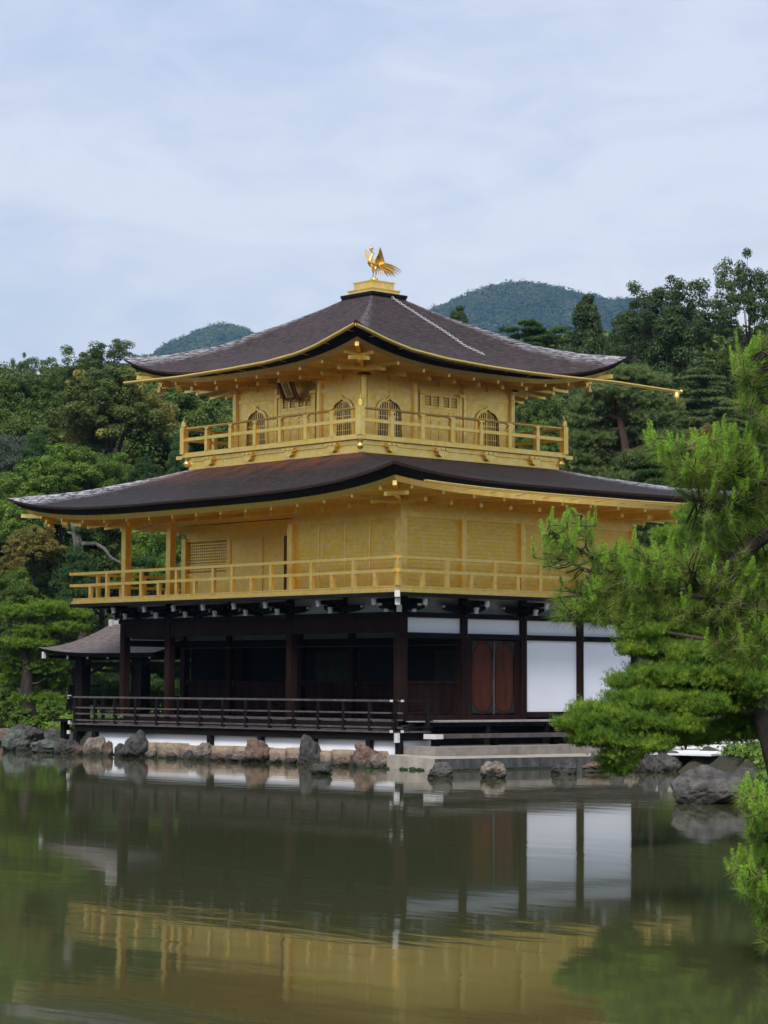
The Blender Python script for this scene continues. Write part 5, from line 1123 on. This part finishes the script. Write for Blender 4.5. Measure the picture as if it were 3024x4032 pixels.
pads_pine('pine_tree', [(2470, 1475, 95, 34), (2560, 1500, 70, 28), (2400, 1540, 120, 32), (2330, 1590, 80, 30), (2540, 1570, 110, 32), (2290, 1660, 75, 28), (2420, 1650, 120, 34, 1), (2570, 1640, 110, 30), (2620, 1600, 70, 24), (2330, 1730, 100, 34), (2470, 1740, 100, 34, 1.2), (2600, 1720, 90, 34), (2290, 1800, 80, 36), (2420, 1830, 110, 36, .5), (2560, 1810, 110, 38, -.5), (2350, 1890, 110, 30), (2500, 1890, 120, 34, -.6), (2620, 1900, 90, 40), (2480, 1960, 130, 34), (2300, 1860, 80, 30), (2460, 1560, 80, 26)], 78,
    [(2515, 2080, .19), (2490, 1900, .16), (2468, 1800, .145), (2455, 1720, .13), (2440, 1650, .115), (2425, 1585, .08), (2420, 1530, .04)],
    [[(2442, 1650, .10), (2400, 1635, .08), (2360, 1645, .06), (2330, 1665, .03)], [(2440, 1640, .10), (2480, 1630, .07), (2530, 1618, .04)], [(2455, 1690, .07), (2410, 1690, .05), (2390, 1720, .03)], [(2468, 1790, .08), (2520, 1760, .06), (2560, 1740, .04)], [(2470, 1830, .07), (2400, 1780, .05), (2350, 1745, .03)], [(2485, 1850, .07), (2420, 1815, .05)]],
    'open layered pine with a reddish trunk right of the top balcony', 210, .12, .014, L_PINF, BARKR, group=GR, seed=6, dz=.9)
pads_pine('pine_tree', [(2640, 2470, 150, 42, 1), (2520, 2490, 90, 30), (2800, 2480, 140, 60, 1.5), (2520, 2555, 85, 30), (2650, 2570, 120, 40, .6), (2760, 2580, 160, 46), (2930, 2560, 110, 60, .4), (2640, 2660, 180, 48, -.2), (2820, 2660, 170, 55), (2480, 2690, 80, 34, -.3), (2960, 2690, 90, 60), (2520, 2760, 140, 42, -.6), (2700, 2770, 180, 48, -.4), (2880, 2770, 140, 50, .3), (2330, 2800, 90, 30, -.8), (2420, 2835, 170, 42, -.9), (2600, 2850, 180, 40, -.6), (2280, 2855, 90, 30, -1), (2370, 2905, 130, 38, -1), (2520, 2930, 140, 40, -.9), (2440, 2985, 80, 34, -1), (2700, 2900, 160, 36, .2), (2880, 2880, 150, 40, .6), (2430, 3025, 60, 22, -1), (2960, 2830, 90, 36, .6), (2790, 2720, 160, 40, .8),
    (2400, 2420, 90, 36, .6), (2520, 2400, 120, 40, .8), (2700, 2390, 150, 44, 1), (2880, 2400, 130, 44, 1), (2360, 2350, 80, 34, .8), (2480, 2320, 110, 40, .9), (2640, 2300, 130, 44, 1.1), (2820, 2300, 140, 44, 1.2), (2960, 2330, 90, 44, 1), (2440, 2240, 90, 34, 1), (2560, 2210, 110, 40, 1.1), (2720, 2200, 120, 42, 1.2), (2880, 2210, 120, 44, 1.3), (2680, 2110, 100, 38, 1.3), (2820, 2110, 120, 42, 1.4), (2730, 2035, 60, 28, 1.4), (2800, 2020, 100, 36, 1.5), (2920, 2060, 100, 44, 1.5)], 30.5,
    [(3130, 3270, .17), (3075, 3080, .15), (3035, 2930, .13), (2995, 2800, .12), (2970, 2720, .105), (2950, 2600, .09), (2910, 2400, .07), (2860, 2200, .05), (2820, 2040, .025)],
    [[(2985, 2800, 0.085), (2880, 2790, 0.072), (2780, 2800, 0.065), (2680, 2830, 0.058), (2590, 2880, 0.039), (2500, 2960, 0.026), (2440, 3020, 0.013)], [(2975, 2720, 0.065), (2850, 2700, 0.052), (2700, 2700, 0.039), (2560, 2720, 0.019)], [(2960, 2640, 0.058), (2850, 2600, 0.046), (2680, 2590, 0.033), (2560, 2570, 0.016)], [(2950, 2590, 0.046), (2800, 2520, 0.033), (2620, 2490, 0.019)], [(2640, 2850, 0.039), (2480, 2850, 0.026), (2330, 2860, 0.013)]],
    'wide spreading bright pine on the right bank in front of the white wall panels', 640, .058, .0048, L_PINB, BARK, group=GR, seed=7, dz=.7, npt=8, sprig=.12, upw=1.3, dens_=5.2)

# near pines: every twig with its old needles and upright new candles
def near_pine(label, d, limbs, clumps, trunk, seed, dens=.82):
    g = np.random.default_rng(seed); px = d/FOC; base = at(trunk[0][0], trunk[0][1], d); root = empty('pine_tree', tuple(base), 0, label, 'tree', 'near pines')
    tb = MB(); tb.tube([at(u, v, d)-base for u, v, r_ in trunk], [r_ for u, v, r_ in trunk], 10); tb.build('trunk', BARK, root, True)
    skel = []
    for lb in limbs:
        pth = [at(q[0], q[1], d+(q[3] if len(q) > 3 else 0))-base for q in lb]; b = MB(); b.tube(pth, [q[2] for q in lb], 7); b.build('limb', BARKG if lb[0][2] < .022 else BARK, root, True)
        for a, c in zip(pth[:-1], pth[1:]):
            for t_ in np.linspace(0, 1, 6): skel.append(a*(1-t_)+c*t_)
    skel = np.array(skel); tw = MB(); NP, ND, CP, CD, DP, DD = [], [], [], [], [], []
    for U, V, ru, rv, n, dd, candle in clumps:
        for k in range(int(n*dens)):
            a = g.uniform(0, 2*math.pi); q = math.sqrt(g.random()); tip = at(U+ru*q*math.cos(a), V+rv*q*math.sin(a), d+dd+g.normal()*.35)-base
            i = np.argmin(np.linalg.norm((skel-tip)*np.array((1, 1, 1.25)), axis=1)+g.random(len(skel))*.12); s = skel[i]; L_ = np.linalg.norm(tip-s)
            if L_ > .9: s = tip+(s-tip)*.9/L_; 
            mid = (s+tip)/2+np.array((0, 0, -.06*L_))+g.normal(size=3)*.03; pth = [s*(1-t_)**2+2*mid*t_*(1-t_)+tip*t_*t_ for t_ in np.linspace(0, 1, 5)]
            tw.tube(pth, [.0085, .007, .006, .005, .004], 4, cap=False)
            dr = unit(pth[-1]-pth[-2]); ax = unit(dr*.6+np.array((0, 0, .65))+g.normal(size=3)*.2)
            # old needles on the outer half of the twig
            m_ = int(g.integers(48, 75)); tt = g.uniform(.45, 1.0, m_); pos = np.stack([pth[int(min(3, x*4))]*(1-(x*4) % 1)+pth[int(min(3, x*4))+1]*((x*4) % 1) if x < 1 else pth[-1] for x in tt])
            dirs = unit(g.normal(size=(m_, 3))+dr*1.1+np.array((0, 0, .05)))*g.uniform(.085, .145, (m_, 1)); NP.append(pos); ND.append(dirs)
            if g.random() < (.5 if U < 2330 and V < 2150 else .05): m2 = 16; DP.append(np.repeat(tip[None], m2, 0)); DD.append(unit(g.normal(size=(m2, 3))+dr)*g.uniform(.08, .13, (m2, 1)))
            if g.random() < candle*.72:
                for c in range(int(g.integers(1, 3))):
                    ln = g.uniform(.05, .15)*(1.25 if c == 0 else .7); ca = unit(ax*.5+np.array((0, 0, .8))+g.normal(size=3)*.16); o_ = tip+g.normal(size=3)*.018*(c > 0)
                    m3 = int(40+ln*620); h = g.random((m3, 1)); rad = unit(np.cross(np.repeat(ca[None], m3, 0), g.normal(size=(m3, 3))))
                    CP.append(o_+ca*ln*h); CD.append(unit(ca*.75+rad*.9)*g.uniform(.026, .040, (m3, 1))*(1.1-.5*h))
    tw.build('twigs', BARK, root)
    V_, F_ = needle_tris(np.concatenate(NP), np.concatenate(ND), .0032, g); np_mesh('needles', V_, F_, L_NEAR, root)
    V_, F_ = needle_tris(np.concatenate(CP), np.concatenate(CD), .0070, g); np_mesh('new_shoots', V_, F_, L_CAND, root)
    if DP: V_, F_ = needle_tris(np.concatenate(DP), np.concatenate(DD), .003, g); np_mesh('dry_needles', V_, F_, L_DRY, root)
    return root
near_pine('near pine with upright light green shoots reaching in from the right edge', 20.5,
    [[(3250, 2060, .10), (3120, 2090, .085), (3010, 2110, .07), (2960, 2150, .06), (2900, 2200, .045), (2830, 2260, .035), (2760, 2300, .03)],
     [(3120, 2420, .07), (2980, 2400, .05), (2850, 2385, .035), (2780, 2350, .028), (2700, 2345, .022), (2620, 2335, .018), (2540, 2330, .016), (2460, 2290, .016), (2390, 2245, .015), (2330, 2195, .014), (2260, 2150, .012), (2200, 2110, .010), (2160, 2080, .006)],
     [(2360, 2230, .012), (2310, 2160, .010), (2300, 2100, .008), (2308, 2050, .006), (2290, 2020, .004)], [(2330, 2250, .010), (2260, 2220, .008), (2180, 2190, .005)], [(2540, 2300, .010), (2550, 2240, .008), (2545, 2200, .006)],
     [(2790, 2360, .012), (2760, 2300, .010), (2720, 2250, .008)], [(2790, 2345, .012), (2850, 2290, .010), (2930, 2240, .007)], [(2620, 2340, .010), (2720, 2310, .008)],
     [(3150, 1930, .05), (3000, 1900, .03), (2900, 1860, .022), (2820, 1820, .017), (2740, 1780, .012), (2680, 1745, .008)], [(2900, 1870, .012), (2800, 1860, .010), (2700, 1840, .007)], [(2900, 1850, .012), (2860, 1760, .010), (2850, 1680, .006)], [(3000, 1950, .014), (2860, 1990, .010), (2740, 1980, .007)],
     [(3150, 1640, .04), (3010, 1580, .02), (2950, 1500, .014), (2920, 1440, .009)], [(3100, 1700, .02), (2990, 1640, .012), (2930, 1600, .008)], [(2620, 2340, .010), (2500, 2390, .009), (2380, 2410, .007), (2270, 2405, .004)], [(2850, 2390, .013), (2740, 2420, .011), (2620, 2430, .009), (2500, 2440, .006), (2420, 2445, .003)], [(3050, 2420, .016), (2920, 2440, .011), (2800, 2450, .007)], [(2460, 2290, .009), (2380, 2330, .007), (2290, 2345, .004)], [(3195, 1600, .06), (3300, 1620, .03), (3400, 1640, .01)], [(3230, 1900, .08), (3350, 1900, .04), (3500, 1890, .012)], [(3255, 2200, .09), (3380, 2150, .05), (3540, 2120, .015)], [(3300, 2500, .09), (3420, 2420, .05), (3560, 2380, .015)], [(3150, 2560, .03), (3020, 2540, .018), (2900, 2530, .012), (2830, 2500, .008)]],
    [(2220, 2110, 75, 70, 34, 0, .9), (2310, 2080, 45, 50, 10, 0, .9), (2210, 2210, 70, 60, 24, .1, .4), (2330, 2200, 80, 70, 26, 0, .6), (2420, 2230, 90, 70, 40, 0, .75), (2530, 2240, 90, 70, 48, .1, .7), (2640, 2230, 90, 70, 48, .2, .7), (2750, 2230, 90, 80, 52, .2, .75), (2870, 2240, 100, 80, 60, .2, .7), (2970, 2250, 80, 90, 50, .3, .7),
     (2280, 2340, 110, 70, 46, .1, .25), (2400, 2350, 110, 80, 56, .1, .2), (2540, 2360, 120, 70, 60, .2, .2), (2680, 2350, 120, 80, 64, .2, .25), (2820, 2350, 120, 90, 70, .3, .3), (2950, 2360, 90, 90, 56, .3, .3), (2260, 2420, 110, 50, 26, 0, .1), (2430, 2440, 120, 40, 26, .1, .1), (2600, 2420, 120, 40, 34, .2, .1), (2780, 2430, 140, 40, 40, .3, .1), (2960, 2440, 80, 50, 34, .3, .2),
     (2730, 2110, 70, 45, 18, .6, .6), (2760, 2110, 110, 60, 44, .5, .5), (2900, 2090, 120, 70, 56, .5, .4), (2600, 1770, 60, 60, 26, 0, .95), (2680, 1790, 80, 70, 40, 0, .9), (2780, 1800, 90, 80, 52, .1, .85), (2880, 1790, 90, 90, 56, .1, .85), (2980, 1790, 70, 100, 50, .2, .85), (2690, 1890, 70, 50, 22, 0, .35), (2740, 1900, 100, 60, 48, .1, .4), (2870, 1910, 110, 70, 60, .2, .5), (2980, 1920, 70, 90, 46, .2, .5), (2790, 1995, 90, 50, 26, .2, .3), (2880, 2010, 100, 60, 34, .3, .4), (2970, 2020, 80, 70, 40, .3, .4),
     (2860, 1690, 30, 70, 12, 0, 1.0), (2920, 1440, 45, 60, 16, 0, .95), (2980, 1440, 50, 80, 22, 0, .9), (2965, 1540, 70, 55, 24, .1, .4), (3005, 1620, 50, 60, 22, .1, .4), (2920, 1600, 45, 35, 7, .1, .2), (2860, 2520, 90, 50, 34, 0, .75), (2970, 2520, 80, 60, 40, 0, .8), (2820, 2570, 90, 30, 14, .1, .3), (2960, 2610, 80, 50, 26, .1, .4), (2500, 2160, 40, 40, 6, .2, .9), (2120, 2190, 25, 60, 6, 0, .5),
     (3150, 1300, 90, 90, 50, .1, .8), (3200, 1480, 130, 90, 70, .2, .7), (3320, 1650, 160, 100, 80, .3, .7), (3130, 1700, 90, 120, 60, .5, .5), (3380, 1900, 190, 100, 90, .4, .6), (3420, 2150, 200, 110, 90, .5, .6), (3150, 2050, 90, 120, 50, .9, .5), (3400, 2420, 190, 100, 80, .6, .5), (3160, 2350, 90, 110, 50, .9, .4)],
    [(3345, 3480, .25), (3325, 3000, .22), (3310, 2600, .20), (3260, 2250, .17), (3230, 1900, .13), (3190, 1600, .09), (3170, 1400, .05), (3160, 1250, .02)], 21)
near_pine('low pine bough at the right edge hanging over the pond below the big boulder', 17.5,
    [[(3180, 3350, .04), (3080, 3330, .025), (3000, 3300, .016), (2960, 3220, .011), (2930, 3130, .006)], [(3060, 3340, .02), (2990, 3420, .012), (2930, 3440, .008)], [(3080, 3380, .02), (3020, 3520, .014), (2990, 3560, .008)], [(3100, 3450, .02), (3050, 3640, .012), (3020, 3700, .008)]],
    [(2930, 3120, 25, 45, 12, 0, 1.0), (2985, 3180, 45, 60, 26, 0, .95), (3020, 3230, 40, 60, 24, 0, .9), (2990, 3280, 50, 50, 24, .1, .4), (2930, 3420, 45, 50, 20, 0, .85), (2995, 3430, 45, 60, 26, 0, .8), (2950, 3490, 60, 45, 20, 0, .2), (2985, 3520, 40, 60, 18, 0, .8), (3015, 3600, 40, 60, 20, .1, .4), (3010, 3350, 40, 50, 18, .1, .4), (3020, 3700, 30, 50, 10, .1, .2), (3160, 3220, 90, 70, 40, .1, .8), (3230, 3330, 90, 80, 40, .2, .6)],
    [(3330, 3620, .13), (3290, 3500, .10), (3230, 3350, .07), (3190, 3250, .04), (3170, 3180, .015)], 22)

# ------------------------------------------------------------------ far hills and their forest, haze
def hill(name, Uc, peakV, halfU, d, seed, shoulder=()):
    pk = zat(Uc, peakV, d); c = CAM+ray(Uc, hor(Uc))*d; hw = halfU*d/FOC
    fw2 = np.array((FW[0], FW[1])); fw2 /= np.linalg.norm(fw2); rt2 = np.array((fw2[1], -fw2[0]))
    def z(a, q):      # a to the right, q away, in metres from the peak
        zz_ = pk*math.exp(-abs(a/hw)**2.0*.55)*math.exp(-(q/(hw*1.2))**2)
        for ua, up_, uw in shoulder: zz_ = max(zz_, zat(Uc+ua, up_, d)*math.exp(-((a-ua*d/FOC)/(uw*d/FOC))**2*.6)*math.exp(-(q/(hw*1.2))**2))
        return zz_+6*mn.noise((a*.017+seed, q*.017, 0))
    b = MB(); rows = []
    for q in np.linspace(-2.4*hw, 1.2*hw, 50):
        row = []
        for a in np.linspace(-2.4*hw, 2.4*hw, 90):
            p = np.array((c[0], c[1]))+rt2*a+fw2*q; row.append((p[0], p[1], z(a, q)-2))
        rows.append(row)
    b.grid(rows); tag(b.build(name, GROUND, None, True), kind='structure')
    g = np.random.default_rng(seed); P_, D_ = [], []
    for k in range(7500):
        a = g.uniform(-180, 180); q = g.uniform(-230, 16); zc = z(a, q)
        if zc < pk*.74: continue
        p = np.array((c[0], c[1]))+rt2*a+fw2*q; r = g.choice([2.6, 3.2, 4.0, 5.4])*g.uniform(.8, 1.2); hgt = r*g.choice([.8, 1.0, 1.0, 1.5])
        pt, dn = blob_pts((p[0], p[1], zc+.3*r), (r, r, hgt), 46, g, top=.85); P_.append(pt); D_.append(unit(dn+np.array((0, 0, .4))+g.normal(size=dn.shape)*.3))
    V, F_ = leaf_quads(np.concatenate(P_), np.concatenate(D_), 1.25, .7, g); o = np_mesh('hill_forest', V, F_, L_HILL)
    return o
tag(hill('hill', 845, 1288, 640, 2700, 31), 'blue hazy wooded hill behind the left slope of the upper roof', 'forest', kind='stuff')
tag(hill('hill', 2070, 1132, 1150, 2700, 32, ((420, 1188, 1000),)), 'larger hazy wooded hill to the right of the roof finial', 'forest', kind='stuff')
b = MB(); hc = CAM+FW*1600; b.box(A, hc[0]-2800, hc[0]+2800, hc[1]-2800, hc[1]+2800, -4.0, 480)
hm = bpy.data.materials.new('haze'); hm.use_nodes = True; t = hm.node_tree; t.nodes.remove(t.nodes['Principled BSDF']); pv = N(t, 'ShaderNodeVolumePrincipled'); pv.inputs['Color'].default_value = (.32, .60, 1.0, 1); pv.inputs['Absorption Color'].default_value = (1, 1, 1, 1); pv.inputs['Density'].default_value = .00011; pv.inputs['Anisotropy'].default_value = .2
t.links.new(pv.outputs[0], [n for n in t.nodes if n.type == 'OUTPUT_MATERIAL'][0].inputs['Volume'])
ho = b.build('haze', hm); tag(ho, kind='stuff')
# kinds never planted are removed
for r, used in KINDS.values():
    if not used:
        for ch in list(r.children): bpy.data.objects.remove(ch)
        bpy.data.objects.remove(r)
